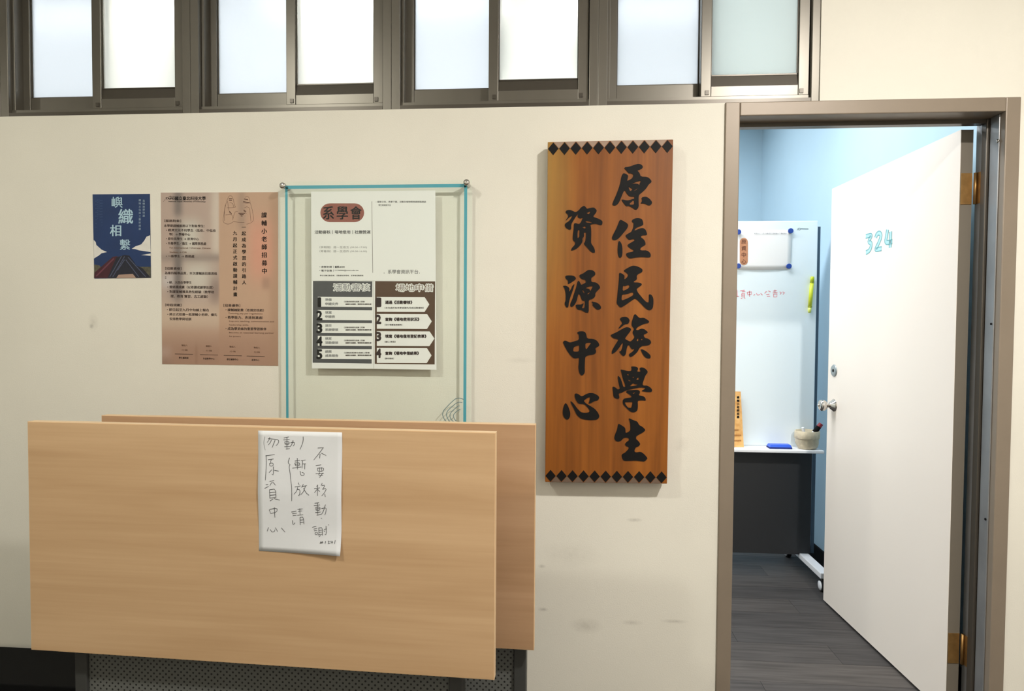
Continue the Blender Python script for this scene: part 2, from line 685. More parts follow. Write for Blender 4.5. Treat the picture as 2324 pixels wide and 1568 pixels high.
# ------------------------------------------------------------------ window band
PANES = [((226, 230, 232), .5), ((236, 234, 226), .45)]
pane_mats = {
    0: frosted('frosted_glass_bluish', (230, 231, 232), 0.9, .85),
    1: frosted('frosted_glass_warm', (253, 250, 243), 0.8, .6),
    2: frosted('frosted_glass_grey_green', (228, 232, 228), 0.95, .97),
}
ZS0 = ZW + .028
for i in range(5):
    x0, x1 = MULX[i], MULX[i + 1]
    n = 'window_%d' % (i + 1)
    win = empty(n, ((x0 + x1) / 2, .05, ZW))
    words = ['partly seen sliding window at the far left end of the band', 'sliding frosted window above the blue poster and brown poster',
             'sliding frosted window above the clear acrylic notice holder', 'sliding frosted window just left of the wooden signboard top',
             'sliding frosted window above the door frame, last of the band']
    tag(win, words[i], None, None, 'structure')
    fl = .030 if i > 0 else .03
    frr = .030 if i < 4 else .026
    MB().box(x0, x0 + fl, .004, .112, ZW, WTOP).box(x0 + fl, x0 + fl + .010, .022, .112, ZS0, WTOP).build('frame_jamb', M_FRAME, win, bevel=.002)
    MB().box(x1 - frr, x1, .004, .112, ZW, WTOP).box(x1 - frr - .008, x1 - frr, .046, .112, ZS0, WTOP).build('frame_jamb', M_FRAME, win, bevel=.002)
    # sill: outer lip, channel and rails of the two tracks
    MB().box(x0 + fl, x1 - frr, .004, .112, ZW, ZW + .010).box(x0 + fl, x1 - frr, .004, .010, ZW + .010, ZW + .014).build('frame_sill', M_FRAME_D, win)
    MB().box(x0 + fl, x1 - frr, .018, .028, ZW + .010, ZS0).box(x0 + fl, x1 - frr, .062, .072, ZW + .010, ZS0).build('track_rail', M_FRAME, win)
    MB().box(x0 + fl, x1 - frr, .004, .112, WTOP - .03, WTOP).build('frame_head', M_FRAME, win)
    xm = (x0 + x1) / 2
    # rear sash (left), front sash (right)
    for k, (a, c, ya, yb) in enumerate([(x0 + fl + .002, xm + .018, .058, .086), (xm - .018, x1 - frr - .002, .018, .046)]):
        st = .033
        rail = .058 if k == 0 else .070
        zt = WTOP - .02
        s = MB()
        s.box(a, a + st, ya, yb, ZS0, zt).box(c - st, c, ya, yb, ZS0, zt)
        s.box(a + st, c - st, ya, yb, zt - .045, zt)
        if k == 0:
            s.box(a + st, c - st, ya + .003, yb - .003, ZS0, ZS0 + rail)
        else:
            s.box(a + st, c - st, ya + .001, yb - .003, ZS0, ZS0 + .034)
        sash = s.build('sash', M_FRAME, win, bevel=.0015)
        if k == 1:
            MB().hexa([(a + st, ya + .003, ZS0 + .034), (c - st, ya + .003, ZS0 + .034), (c - st, yb - .003, ZS0 + .034), (a + st, yb - .003, ZS0 + .034),
                       (a + st, ya + .010, ZS0 + rail), (c - st, ya + .010, ZS0 + rail), (c - st, yb - .006, ZS0 + rail), (a + st, yb - .006, ZS0 + rail)]).build('glazing_bead', M_FRAME_D, sash)
            for xx in (a + .014, c - st + .004):
                MB().box(xx, xx + .012, ya - .003, ya + .002, ZS0 + .006, ZS0 + .020).build('corner_clip', M_FRAME_D, sash)
        # rubber line round the pane and the pane
        g = MB()
        yy = (ya + yb) / 2
        g.box(a + st - .001, a + st + .003, yy - .006, yy + .006, ZS0 + rail, zt - .045).box(c - st - .003, c - st + .001, yy - .006, yy + .006, ZS0 + rail, zt - .045)
        g.box(a + st, c - st, yy - .006, yy + .006, ZS0 + rail - .001, ZS0 + rail + .003)
        g.build('glazing_seal', M_FRAME_D, sash)
        pmx = pane_mats[0] if k == 0 else (pane_mats[2] if i == 4 else pane_mats[1])
        MB().box(a + st - .004, c - st + .004, yy - .0025, yy + .0025, ZS0 + rail - .006, zt - .041).build('pane', pmx, sash)

# ------------------------------------------------------------------ door frame
trim = empty('trim_1', ((XA + XD) / 2, TH / 2, 0))
tag(trim, 'brown grey steel door frame around the doorway', None, None, 'structure')
YF = -.008
FD = .130
# left jamb: face plate, return, stop
MB().box(XA, XB, YF, FD, 0, ZW).box(XB, XB + .012, .06, FD - .04, 0, ZH).build('jamb', M_JAMB, trim, bevel=.003)
MB().box(XC, XD, YF, FD, 0, ZW).build('jamb', M_JAMB, trim, bevel=.003)
MB().box(XB, XC, YF, FD, ZH, ZW).build('header', M_JAMB, trim, bevel=.003)
MB().box(XB + .012, XC - .012, .066, FD - .036, ZH - .014, ZH).build('header_stop', M_FRAME_D, trim)
MB().box(XC - .004, XC, .016, .058, 0, ZH).build('steel_strip', M_GASKET, trim, bevel=.002)
MB().box(XC - .012, XC, .062, .088, 0, ZH).build('stop_bead', M_FRAME_D, trim, bevel=.003)
MB().box(XC - .003, XC, .092, .126, 0, ZH).build('rebate_strip', M_GASKET, trim)
for py, rr in ((320, .006), (735, .0035), (1178, .004)):
    q = PX(2265 if py == 320 else (2250 if py == 735 else 2237), py, XC - .004)
    MB().lathe([(rr, -.001), (rr, .002), (rr * .5, .0035)], (XC - .004, min(max(q.y, .02), .055), q.z), (-1, 0, 0), 12).build('screw', M_STEEL if py == 320 else M_BLACK, trim, smooth=True)

# ------------------------------------------------------------------ door leaf
HX, HY, THT, DW, DH = 1.3464, .1217, 1.6104, .9163, 1.9986
dv = V((math.cos(THT), math.sin(THT), 0))        # hinge to free edge
dn = V((-math.sin(THT), math.cos(THT), 0))       # towards the viewer's left (face normal)
dn = dn if dn.x < 0 else -dn
DT = .039
hg = V((HX, HY, .012))
DP = Plane(hg, dn)
door = empty('door_1', (HX, HY, 0))
tag(door, 'open cream door numbered 324, hinged at right', None, None, 'structure')
UZ = V((0, 0, 1))
MB().obox(hg, dv, -dn, UZ, .0012, DW - .0012, 0, DT, .0012, DH - .0012).build('leaf_core', M_DOOREDGE, door)
MB().obox(hg, dv, dn, UZ, .003, DW, -.001, .0012, 0, DH).build('leaf_face', M_DOOR, door)
MB().obox(hg, dv, -dn, UZ, .003, DW, DT - .001, DT + .001, 0, DH).build('leaf_face', M_DOOR, door)
# knob set
kp = DP.at(1893, 920)
MB().lathe([(.031, 0), (.031, .002), (.026, .008), (.016, .020), (.012, .024)], kp, dn, 28).build('rosette', M_STEEL, door, smooth=True)
kn = MB().lathe([(.010, .018), (.0105, .032), (.014, .036), (.022, .041), (.0265, .050), (.027, .058), (.024, .066), (.017, .070), (.0001, .0712)], kp, dn, 28).build('knob', M_STEEL, door, smooth=True)
MB().lathe([(.006, .0705), (.006, .075), (.004, .077), (.0001, .0775)], kp, dn, 14).build('key_cylinder', M_STEEL, kn, smooth=True)
MB().lathe([(.031, 0), (.031, .002), (.026, .008), (.016, .020), (.012, .026), (.022, .041), (.027, .055), (.020, .068), (.0001, .0712)], kp - dn * (DT + .001), -dn, 24).build('inner_knob', M_STEEL, door, smooth=True)
lp = DP.at(1894, 841)
lk = MB().lathe([(.029, 0), (.029, .003), (.026, .006), (.010, .0065), (.0001, .0066)], lp, dn, 28).build('lock_rosette', mat('satin_zinc', (165, 172, 174), .35, .7), door, smooth=True)
MB().lathe([(.008, .0064), (.008, .0072), (.0001, .0073)], lp, dn, 16).build('keyhole', M_BLACK, lk)
# hinges: leaf plate on the door edge, knuckle pin, plate on the frame
for zc in (P(2220, 428, .12).z, .245):
    h = MB().obox(V((HX, HY, zc)), dv, -dn, UZ, -.0015, .001, .001, DT - .002, -.052, .052).build('hinge', M_BRASS, door)
    MB().lathe([(.0055, -.052), (.0055, .052)], (HX + DT + .006, HY - .004, zc), UZ, 12).build('hinge_pin', M_BRASS, h, smooth=True)
    MB().box(XC - .0045, XC - .003, .094, .124, zc - .052, zc + .052).build('hinge_plate', M_BRASS, h)

# hand painted number: pale strokes with teal outlines
def dpx(p):
    return (1940 + p[0] / 19.6, 510 + p[1] / 19.6)


nums = [[[(500, 520), (620, 490), (770, 455), (700, 590), (620, 770), (740, 800), (745, 920), (715, 1060), (640, 1170), (510, 1240)]],
        [[(945, 580), (975, 450), (1080, 350), (1180, 410), (1170, 580), (1090, 780), (985, 1000), (935, 1110), (1070, 1090), (1210, 1060)]],
        [[(1475, 215), (1430, 500), (1375, 790), (1530, 785), (1690, 745)], [(1610, 300), (1600, 600), (1590, 1020)]]]
M_N1 = mat('pale_teal_paint', (174, 215, 219), .6)
M_N2 = mat('teal_paint', (112, 174, 181), .6)
for strokes in nums:
    b1, b2 = MB(), MB()
    for st in strokes:
        ps = smooth_line([dpx(p) for p in st], 2)
        b1.ribbon([DP.at(p[0], p[1], .0016) for p in ps], .0165, dn)
        p3 = [DP.at(p[0], p[1], .0019) for p in ps]
        for sd in (-1, 1):
            off = []
            for i, p in enumerate(p3):
                d = (p3[min(i + 1, len(p3) - 1)] - p3[max(i - 1, 0)])
                off.append(p + dn.cross(d.normalized()) * sd * .0080)
            b2.ribbon(off, .0042, dn)
    d = b1.build('door_number', M_N1, door)
    b2.build('number_outline', M_N2, d)

# ------------------------------------------------------------------ signboard
YS = -.052
SP = wall_plane(YS)
sq = [SP.at(1243, 322), SP.at(1528, 316), SP.at(1514, 1098), SP.at(1237, 1094)]
sign = empty('signboard', ((sq[2] + sq[3]) / 2) + V((0, .02, 0)))
tag(sign, 'tall orange brown wooden signboard with black carved characters hung beside the doorway', 'signboard')
nY = V((0, -1, 0))
MB().quad_slab([sq[3], sq[2], sq[1], sq[0]], nY, .036).build('plank_body', M_SIGNWOOD, sign, bevel=.002)
MB().box(sq[0].x + .06, sq[1].x - .06, YS + .036, -.0005, sq[0].z - .20, sq[0].z - .16).build('batten', M_DARKGREY, sign)
MB().box(sq[0].x + .06, sq[1].x - .06, YS + .036, -.0005, sq[3].z + .16, sq[3].z + .20).build('batten', M_DARKGREY, sign)

CH = [
 ((1380, 360), [
  [[(465,265),(640,240),(800,180),(900,155),(980,175),(1035,235),(1015,290),(960,320),(860,350),(935,430),(965,535),(1170,545),(1250,610),(1300,690),(1200,770),(1150,860),(1060,960),(920,1070),(905,1150),(905,1250),(910,1450),(820,1530),(700,1440),(600,1400),(555,1420),(500,1370),(440,1290),(395,1215),(470,1220),(540,1240),(620,1235),(760,1190),(780,1200),(780,1120),(650,1130),(560,1050),(500,930),(450,1000),(400,1120),(340,1270),(280,1360),(190,1400),(125,1370),(150,1280),(240,1080),(310,900),(365,720),(395,540),(440,440),(500,440),(600,500),(580,600),(560,670),(700,600),(740,540),(745,470),(700,440),(610,440),(540,350)],
   [(680,760),(830,690),(980,650),(940,740),(930,790),(880,750),(780,740)], [(605,820),(660,870),(725,890),(710,930),(655,970),(620,900)], [(750,965),(880,875),(860,910),(800,950)], [(640,1330),(770,1215),(775,1365),(640,1370)]],
  [[(985,1150),(1120,1125),(1220,1180),(1310,1290),(1280,1370),(1200,1395),(1080,1330),(955,1330),(1015,1260)]]]),
 ((1380, 485), [
  [[(350,180),(420,195),(600,310),(580,420),(450,580),(330,720),(230,785),(140,780),(110,720),(150,620),(250,430),(310,280)]],
  [[(330,800),(390,870),(425,1000),(425,1200),(395,1300),(335,1310),(290,1200),(285,1050),(300,850)]],
  [[(705,190),(800,140),(900,130),(1010,160),(1045,280),(1040,340),(900,390),(820,430),(770,510),(960,430),(1040,425),(1110,470),(1155,590),(1150,635),(1000,640),(965,700),(1060,760),(1105,850),(1110,930),(970,1000),(945,1090),(1160,1085),(1260,1180),(1265,1280),(1200,1300),(1000,1285),(800,1300),(650,1330),(570,1280),(530,1200),(560,1160),(720,1130),(775,1090),(640,1020),(570,935),(620,890),(780,800),(790,760),(720,750),(630,785),(560,720),(510,650),(560,610),(690,540),(750,410),(760,270),(715,250)]]]),
 ((1380, 595), [
  [[(455,250),(560,180),(720,100),(830,110),(950,160),(1025,220),(1010,300),(930,330),(845,390),(855,520),(770,560),(760,600),(880,600),(980,620),(1005,670),(930,730),(840,790),(870,880),(950,980),(1050,1100),(1130,1180),(1205,1200),(1215,1080),(1210,950),(1280,960),(1340,1060),(1345,1200),(1330,1350),(1270,1420),(1180,1415),(1080,1340),(960,1210),(830,1085),(780,1080),(640,1180),(480,1290),(390,1340),(340,1325),(250,1220),(270,1080),(285,900),(310,680),(330,450),(330,310),(400,330),(480,385),(490,430),(480,520),(570,440),(600,370),(540,310)],
   [(440,690),(500,710),(620,665),(640,740),(560,800),(430,860)], [(410,955),(540,950),(740,880),(755,970),(600,1060),(480,1110),(395,1135)]]]),
 ((1380, 705), [
  [[(345,250),(400,190),(530,175),(600,215),(645,290),(600,390),(490,400),(400,480),(295,545),(350,460),(425,370),(390,310)]],
  [[(75,740),(90,710),(250,640),(400,550),(530,485),(640,500),(685,550),(660,610),(560,740),(495,830),(560,870),(660,920),(740,850),(790,770),(735,690),(725,620),(780,545),(700,450),(700,340),(740,220),(770,120),(810,100),(860,150),(930,220),(1060,205),(1150,260),(1220,310),(1200,365),(1100,380),(980,430),(880,480),(820,560),(880,580),(980,530),(1060,540),(1130,590),(1185,640),(1130,680),(1050,710),(1080,800),(1190,830),(1255,880),(1280,950),(1230,1010),(1140,1035),(1000,1045),(930,1110),(870,1220),(770,1320),(660,1380),(620,1330),(625,1280),(720,1220),(800,1120),(720,1150),(670,1100),(630,1020),(580,1030),(545,1150),(520,1310),(450,1350),(400,1310),(325,1210),(390,1190),(430,1060),(445,940),(400,990),(310,1130),(200,1240),(110,1290),(110,1200),(170,1080),(250,950),(310,860),(240,830),(160,820)],
   [(840,890),(880,820),(905,830),(895,905)], [(970,850),(1000,825),(1030,850),(1000,880)]],
  [[(960,1150),(1010,1140),(1130,1200),(1250,1310),(1265,1380),(1230,1420),(1120,1400),(1040,1310)]]]),
 ((1380, 825), [
  [[(370,175),(420,180),(580,220),(690,220),(700,130),(680,90),(740,80),(840,95),(890,130),(880,190),(855,235),(970,240),(930,150),(970,110),(1060,120),(1150,190),(1180,260),(1100,360),(1060,480),(1020,600),(1040,650),(1160,650),(1260,710),(1310,780),(1290,840),(1180,840),(1010,820),(1000,800),(1080,760),(1110,720),(960,705),(780,735),(640,770),(520,800),(380,870),(310,880),(340,1020),(300,1045),(220,1030),(160,980),(150,850),(130,700),(160,680),(240,720),(285,770),(360,740),(330,640),(300,500),(285,380),(310,365),(370,430),(420,580),(450,690),(515,690),(500,600),(440,460),(410,320)],
   [(555,305),(620,310),(610,350),(580,340)], [(715,400),(760,385),(775,410),(740,425)], [(830,470),(900,400),(915,470),(870,485)], [(590,490),(630,480),(690,525),(640,525)], [(640,670),(740,580),(790,610),(890,620),(840,645),(720,665)]],
  [[(530,850),(560,800),(700,785),(880,775),(940,810),(945,870),(900,940),(1040,960),(1100,1010),(1125,1100),(1000,1085),(875,1095),(885,1250),(870,1380),(800,1440),(700,1440),(620,1390),(520,1290),(440,1200),(435,1080),(490,1030),(700,1000),(690,960),(620,900)],
   [(720,880),(800,845),(805,860),(760,895)], [(490,1140),(600,1140),(730,1135),(710,1230),(690,1310),(600,1310),(530,1230)]]]),
 ((1380, 940), [
  [[(610,130),(640,120),(740,170),(870,215),(920,320),(1020,370),(1110,460),(1060,520),(930,590),(830,650),(830,740),(900,790),(960,880),(910,950),(830,970),(790,1040),(780,1110),(840,1130),(970,1110),(1060,1170),(1150,1270),(1170,1310),(1080,1400),(960,1385),(800,1370),(600,1380),(470,1380),(420,1310),(400,1190),(500,1140),(570,1070),(620,1010),(600,960),(530,940),(495,880),(560,810),(620,780),(620,705),(540,685),(450,700),(390,780),(300,810),(230,790),(185,720),(200,620),(270,450),(300,280),(350,295),(500,390),(515,460),(515,550),(570,545),(660,480),(665,400),(655,250)]]]),
 ((1265, 460), [
  [[(235,280),(270,230),(360,215),(450,240),(540,290),(640,220),(700,140),(790,90),(850,140),(875,185),(960,160),(1080,140),(1150,200),(1170,250),(1130,320),(1050,420),(1180,460),(1290,510),(1340,560),(1330,650),(1280,670),(1130,620),(970,650),(1000,740),(1005,900),(1000,1100),(1000,1210),(1080,1320),(1115,1420),(1110,1490),(1010,1470),(900,1350),(780,1215),(830,1150),(850,1000),(850,880),(780,890),(790,1010),(740,1060),(750,1150),(690,1250),(590,1350),(480,1410),(400,1420),(430,1340),(510,1260),(540,1185),(455,1110),(460,950),(485,800),(490,620),(540,605),(640,640),(700,580),(740,480),(760,440),(690,470),(620,450),(600,400),(620,330),(560,400),(480,520),(410,640),(410,790),(350,805),(260,750),(215,670),(240,610),(330,560),(400,480),(445,390),(380,410),(320,470),(250,540),(270,490),(325,410),(310,350)],
   [(865,305),(990,250),(940,340),(900,335)], [(820,555),(900,540),(1050,590),(960,600),(870,590)], [(735,730),(830,690),(845,760),(790,765)], [(610,810),(660,810),(650,950),(655,1000),(600,1065),(595,950)]]]),
 ((1265, 600), [
  [[(235,345),(300,325),(470,330),(550,390),(540,450),(420,530),(310,595),(320,490),(240,410)]],
  [[(160,635),(260,630),(340,680),(360,740),(340,820),(400,740),(450,620),(510,575),(490,660),(440,830),(390,950),(340,1130),(325,1270),(270,1280),(220,1200),(215,1130),(245,1080),(250,880),(220,720)]],
  [[(610,490),(640,485),(690,570),(700,610),(830,550),(850,520),(820,450),(750,445),(680,400),(640,320),(780,260),(910,160),(1040,170),(1120,230),(1125,320),(1010,390),(1000,440),(1010,525),(1140,530),(1230,600),(1275,690),(1200,770),(1125,850),(1125,950),(1050,1020),(930,1050),(930,1200),(930,1420),(870,1435),(790,1400),(710,1350),(620,1350),(560,1290),(540,1200),(600,1190),(700,1190),(785,1140),(760,1220),(720,1300),(810,1295),(820,1060),(750,1090),(710,1010),(670,900),(640,870),(610,920),(570,1090),(500,1220),(420,1265),(380,1240),(390,1150),(450,1020),(500,850),(560,680),(590,540)],
   [(820,705),(950,650),(1060,640),(1000,750),(970,800),(960,740),(900,715)], [(730,770),(760,755),(815,850),(790,860)], [(880,880),(970,810),(940,870),(910,885)]],
  [[(1010,1110),(1050,1100),(1190,1140),(1270,1210),(1300,1290),(1260,1335),(1180,1345),(1100,1280),(1030,1200),(1060,1180)]]]),
 ((1265, 740), [
  [[(590,185),(640,155),(760,150),(830,180),(860,260),(880,370),(1060,375),(1160,420),(1220,490),(1250,580),(1170,620),(1120,670),(1150,740),(1130,810),(1050,845),(920,860),(825,910),(815,1050),(810,1200),(815,1380),(760,1450),(710,1465),(650,1390),(620,1230),(640,1050),(640,930),(540,960),(460,940),(330,800),(240,640),(160,480),(200,430),(270,435),(370,490),(500,450),(640,410),(640,250),(595,220)],
   [(480,640),(520,600),(640,565),(650,620),(640,740),(580,760),(465,750)], [(830,510),(900,490),(1010,490),(930,590),(870,680),(835,670)]]]),
 ((1265, 870), [
  [[(240,575),(290,620),(340,730),(385,870),(375,990),(320,1070),(260,1065),(190,1000),(160,900),(165,760),(200,640)]],
  [[(385,540),(400,525),(480,590),(570,720),(690,850),(760,865),(860,870),(950,850),(960,800),(910,730),(830,640),(780,610),(640,605),(570,530),(520,420),(510,300),(600,300),(700,375),(760,370),(860,310),(960,280),(1060,285),(1160,330),(1230,385),(1240,440),(1200,500),(1080,530),(1000,580),(920,600),(955,510),(970,400),(900,420),(800,490),(790,530),(860,600),(980,670),(1110,750),(1200,860),(1250,970),(1210,1050),(1130,1080),(960,1085),(780,1065),(660,1020),(560,910),(500,770),(430,640)]]]),
]
M_GROOVE = mat('pale_cut_wood', (168, 112, 62), .6)
for (o, polys) in CH:
    b, e = MB(), MB()
    for pg in polys:
        loops = []
        for lp_ in pg:
            sm = smooth_loop(lp_)
            loops.append([SP.at(o[0] + x * 120 / 1568, o[1] + y_ * 120 / 1568, .0022) for (x, y_) in sm])
        b.flat(loops, nY, .003)
    b.build('carved_character', M_SIGNBLK, sign)
# diamond borders: 11 diamonds with pale triangles on the outer side
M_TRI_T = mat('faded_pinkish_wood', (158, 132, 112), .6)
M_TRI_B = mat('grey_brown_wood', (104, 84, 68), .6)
for top in (True, False):
    ya, yc, yb = (0.0, .0385, .077) if top else (.0, -.037, -.074)
    c0, c1 = (sq[0], sq[1]) if top else (sq[3], sq[2])
    ys = [P(0, 0, 0)]
    d = (c1 - c0) / 11.0
    dz = V((0, 0, -1)) * (.043 if top else -.041)
    for k in range(11):
        a = c0 + d * k
        m_ = a + d * .5
        MB().flat([[m_ + nY * .0015 + dz * .06, a + d * .96 + dz * .52 + nY * .0015, m_ + dz * 1.0 + nY * .0015, a + d * .04 + dz * .52 + nY * .0015]], nY, .002).build('diamond', M_SIGNBLK, sign)
        if k < 10:
            e_ = a + d
            MB().flat([[e_ - d * .46 + dz * .03 + nY * .0006, e_ + d * .46 + dz * .03 + nY * .0006, e_ + dz * .5 + nY * .0006]], nY, .001).build('triangle_notch', M_TRI_T if top else M_TRI_B, sign)

# ------------------------------------------------------------------ blue poster
BP = wall_plane(-.0012)
bq = [BP.at(210, 441), BP.at(340, 440), BP.at(342.5, 630.5), BP.at(214, 632)]
M_NAVY = mat('navy_print', (20, 50, 98), .5, noise=.15, nscale=12.)
bp = empty('poster', (bq[2] + bq[3]) / 2 + V((0, .0006, 0)))
tag(bp, 'small navy blue poster with white clouds and four brushed characters taped on the wall', 'poster')
MB().quad_slab([bq[3], bq[2], bq[1], bq[0]], nY, .0008).build('sheet', M_NAVY, bp)


def zpoly(x, y_, Z, ox, oy):
    return (ox + x / Z, oy + y_ / Z)


def blue_poly(name, pts, m, off):
    return MB().flat([[BP.at(200 + x / 7.467, 430 + y_ / 7.467, off) for (x, y_) in pts]], nY).build(name, m, bp)


M_CLOUD = mat('cloud_white_print', (226, 222, 214), .6, noise=.12, nscale=40.)
M_ROOF_R = mat('dark_red_print', (70, 24, 36), .6, noise=.3, nscale=60.)
M_ROOF_D = mat('dark_navy_print', (26, 28, 44), .6, noise=.3, nscale=80.)
M_ROOF_L = mat('grey_blue_print', (74, 80, 104), .6)
M_SAND = mat('sand_print', (168, 140, 122), .6)
M_OLIVE = mat('olive_print', (92, 88, 70), .6, noise=.5, nscale=90.)
blue_poly('cloud', [(740, 1005), (800, 965), (900, 930), (950, 870), (990, 800), (1050, 775), (1060, 1060), (960, 1045), (860, 1030), (800, 1010)], M_CLOUD, .0003)
blue_poly('cloud', [(95, 855), (130, 890), (140, 940), (230, 1020), (320, 1060), (230, 1080), (180, 1120), (100, 1170)], M_CLOUD, .0003)
blue_poly('cloud', [(900, 1110), (1060, 1085), (1060, 1125)], M_CLOUD, .0003)
blue_poly('hill', [(100, 1500), (105, 1270), (200, 1290), (300, 1500)], M_OLIVE, .0003)
blue_poly('hill', [(880, 1500), (880, 1310), (1060, 1310), (1063, 1495)], M_OLIVE, .0003)
blue_poly('roof', [(105, 1500), (110, 1410), (420, 1140), (500, 1130), (330, 1500)], M_ROOF_R, .0005)
blue_poly('roof', [(330, 1500), (480, 1150), (620, 1110), (700, 1120), (820, 1290), (920, 1330), (1062, 1494), (820, 1500)], M_ROOF_D, .0006)
for (a, c) in (((570, 1130), (370, 1480)), ((620, 1135), (420, 1480)), ((640, 1190), (860, 1480)), ((680, 1150), (980, 1480)), ((620, 1190), (500, 1370))):
    MB().ribbon([BP.at(200 + a[0] / 7.467, 430 + a[1] / 7.467, .0008), BP.at(200 + c[0] / 7.467, 430 + c[1] / 7.467, .0008)], .0028, nY).build('roof_beam', M_ROOF_L, bp)
MB().ribbon([BP.at(200 + 440 / 7.467, 430 + 1170 / 7.467, .0008), BP.at(200 + 140 / 7.467, 430 + 1470 / 7.467, .0008)], .005, nY).build('roof_beam', mat('rose_print', (104, 52, 66), .6), bp)
blue_poly('doorstep', [(480, 1500), (520, 1445), (760, 1430), (815, 1498)], M_SAND, .0009)
M_LB = mat('light_blue_print', (170, 200, 214), .6)
for ch, x, y_, s, bd in (('嶼', 266, 459, 25, .015), ('織', 285.5, 491, 34, .018), ('相', 262.5, 523, 26, .018), ('繫', 284, 555, 24, .012)):
    mb = MB()
    text_box(mb, BP, ch, x - s / 2, y_ - s / 2, x + s / 2, y_ + s / 2, .0005, bd)
    mb.build('title_character', M_LB, bp)
mb = MB()
text_col(mb, BP, '島嶼族群特展', 326.5, 452, 493, 5.4, .0005, .02)
text_col(mb, BP, '織物文化與工藝紋樣展', 317.5, 451, 523, 5.4, .0005, .02)
tag(mb.build('printed_text', mat('pale_grey_blue_print', (138, 158, 176), .6), bp), 'two pale vertical lines of small print', kind='stuff')
mb = MB()
for k, (x, y1_) in enumerate(((218, 520), (221.5, 498), (225, 492), (228, 502), (231.5, 514))):
    text_col(mb, BP, '展期與地點說明文字小字一覽資訊'[:8 + 2 * (k % 3)], x, 452, y1_, 2.6, .0005)
tag(mb.build('printed_text', mat('dim_blue_print', (70, 96, 136), .6), bp), 'faint vertical lines of tiny print', kind='stuff')

# ------------------------------------------------------------------ brown tutoring poster
TP = wall_plane(-.0012)
tq = [(365, 437), (631, 436), (631.5, 830), (368, 826)]
tw = [TP.at(*p) for p in tq]
tp = empty('poster', (tw[2] + tw[3]) / 2 + V((0, .0006, 0)))
tag(tp, 'large beige and brown recruitment poster covered in small text between blue poster and acrylic holder', 'poster')


def blend(c, c2, t):
    t = max(0.0, min(1.0, t))
    return tuple(c[i] * (1 - t) + c2[i] * t for i in range(3))


def bar(x, a, c, s):
    """soft box"""
    return 1 / (1 + math.exp(-(x - a) / s)) * 1 / (1 + math.exp((x - c) / s))


def poster_col(x, y_):
    c = (186, 152, 126)
    c = blend(c, (150, 112, 92), bar(y_, 755, 900, 16) * .75)
    c = blend(c, (160, 124, 98), bar(x, 612, 660, 3) * bar(y_, 450, 900, 3) * .5)
    c = blend(c, (214, 142, 118), bar(x, 566, 618, 7) * bar(y_, 500, 632, 14) * .75)
    c = blend(c, (140, 108, 90), bar(x, 595, 612, 2) * bar(y_, 630, 655, 3) * .5)
    c = blend(c, (140, 118, 104), bar(x, 541, 556, 3) * bar(y_, 430, 520, 6) * .6)
    left = bar(x, 300, 497, .7)
    l = (176, 154, 142)
    l = blend(l, (208, 196, 182), bar(x, 482, 500, 4) * bar(y_, 430, 578, 4))
    l = blend(l, (206, 208, 196), bar(x, 408, 452, 7) * bar(y_, 500, 575, 6) * .8)
    l = blend(l, (206, 206, 194), bar(x, 418, 478, 10) * bar(y_, 596, 665, 9) * .85)
    l = blend(l, (200, 196, 196), bar(x, 366, 398, 4) * bar(y_, 622, 652, 5) * .8)
    l = blend(l, (84, 80, 80), bar(x, 396, 412, 3) * (bar(y_, 430, 488, 4) * .75 + bar(y_, 510, 690, 10) * .8))
    l = blend(l, (104, 96, 92), bar(x, 360, 520, 12) * bar(y_, 579, 590, 4) * .7)
    l = blend(l, (108, 88, 82), bar(x, 477, 500, 5) * bar(y_, 636, 690, 10) * .8)
    l = blend(l, (104, 96, 96), bar(x, 386, 405, 5) * bar(y_, 650, 682, 6) * .6)
    l = blend(l, (204, 180, 156), bar(y_, 695, 745, 12) * .9)
    l = blend(l, (176, 140, 116), bar(y_, 748, 775, 8) * .8)
    l = blend(l, (150, 114, 94), bar(y_, 775, 900, 8))
    l = blend(l, (186, 172, 172), bar(x, 300, 388, 4) * bar(y_, 787, 812, 5) * .8)
    l = blend(l, (96, 80, 80), bar(x, 300, 392, 5) * bar(y_, 815, 830, 4) * .7)
    l = blend(l, (112, 78, 60), bar(x, 443.5, 448, 1) * bar(y_, 785, 840, 5) * .8)
    t = left * (1 - bar(y_, 750, 900, 8) * .55)
    return blend(blend(c, l, t), (206, 190, 170), .12)


NXp, NYp = 90, 130
vs, fs, cs = [], [], []
for j in range(NYp + 1):
    for i in range(NXp + 1):
        u_, v_ = i / NXp, j / NYp
        top = (tq[0][0] * (1 - u_) + tq[1][0] * u_, tq[0][1] * (1 - u_) + tq[1][1] * u_)
        bot = (tq[3][0] * (1 - u_) + tq[2][0] * u_, tq[3][1] * (1 - u_) + tq[2][1] * u_)
        x, y_ = top[0] * (1 - v_) + bot[0] * v_, top[1] * (1 - v_) + bot[1] * v_
        vs.append(TP.at(x, y_))
        cs.append(rgb(poster_col(x, y_)))
for j in range(NYp):
    for i in range(NXp):
        k = j * (NXp + 1) + i
        fs.append((k, k + NXp + 1, k + NXp + 2, k + 1))
pr = MB().add(vs, fs).build('printed_picture', vcol_mat('blurred_photo_print'), tp)
at_ = pr.data.color_attributes.new('print', 'FLOAT_COLOR', 'POINT')
for i, c in enumerate(cs):
    at_.data[i].color = c
MB().quad_slab([tw[3], tw[2], tw[1], tw[0]], nY, .0007).build('sheet', M_PAPER, tp).location.y += .0002
M_BRINK = mat('dark_brown_ink', (52, 34, 28), .6)
M_BRINK2 = mat('brown_ink', (110, 80, 62), .6)
hb = MB()
text_line(hb, TP, '國立臺北科技大學', 397, 467, 450, 9, .0004, .03, 0)
text_line(hb, TP, 'TAIPEI', 376, 396, 450.5, 4.5, .0004, .03, 0)
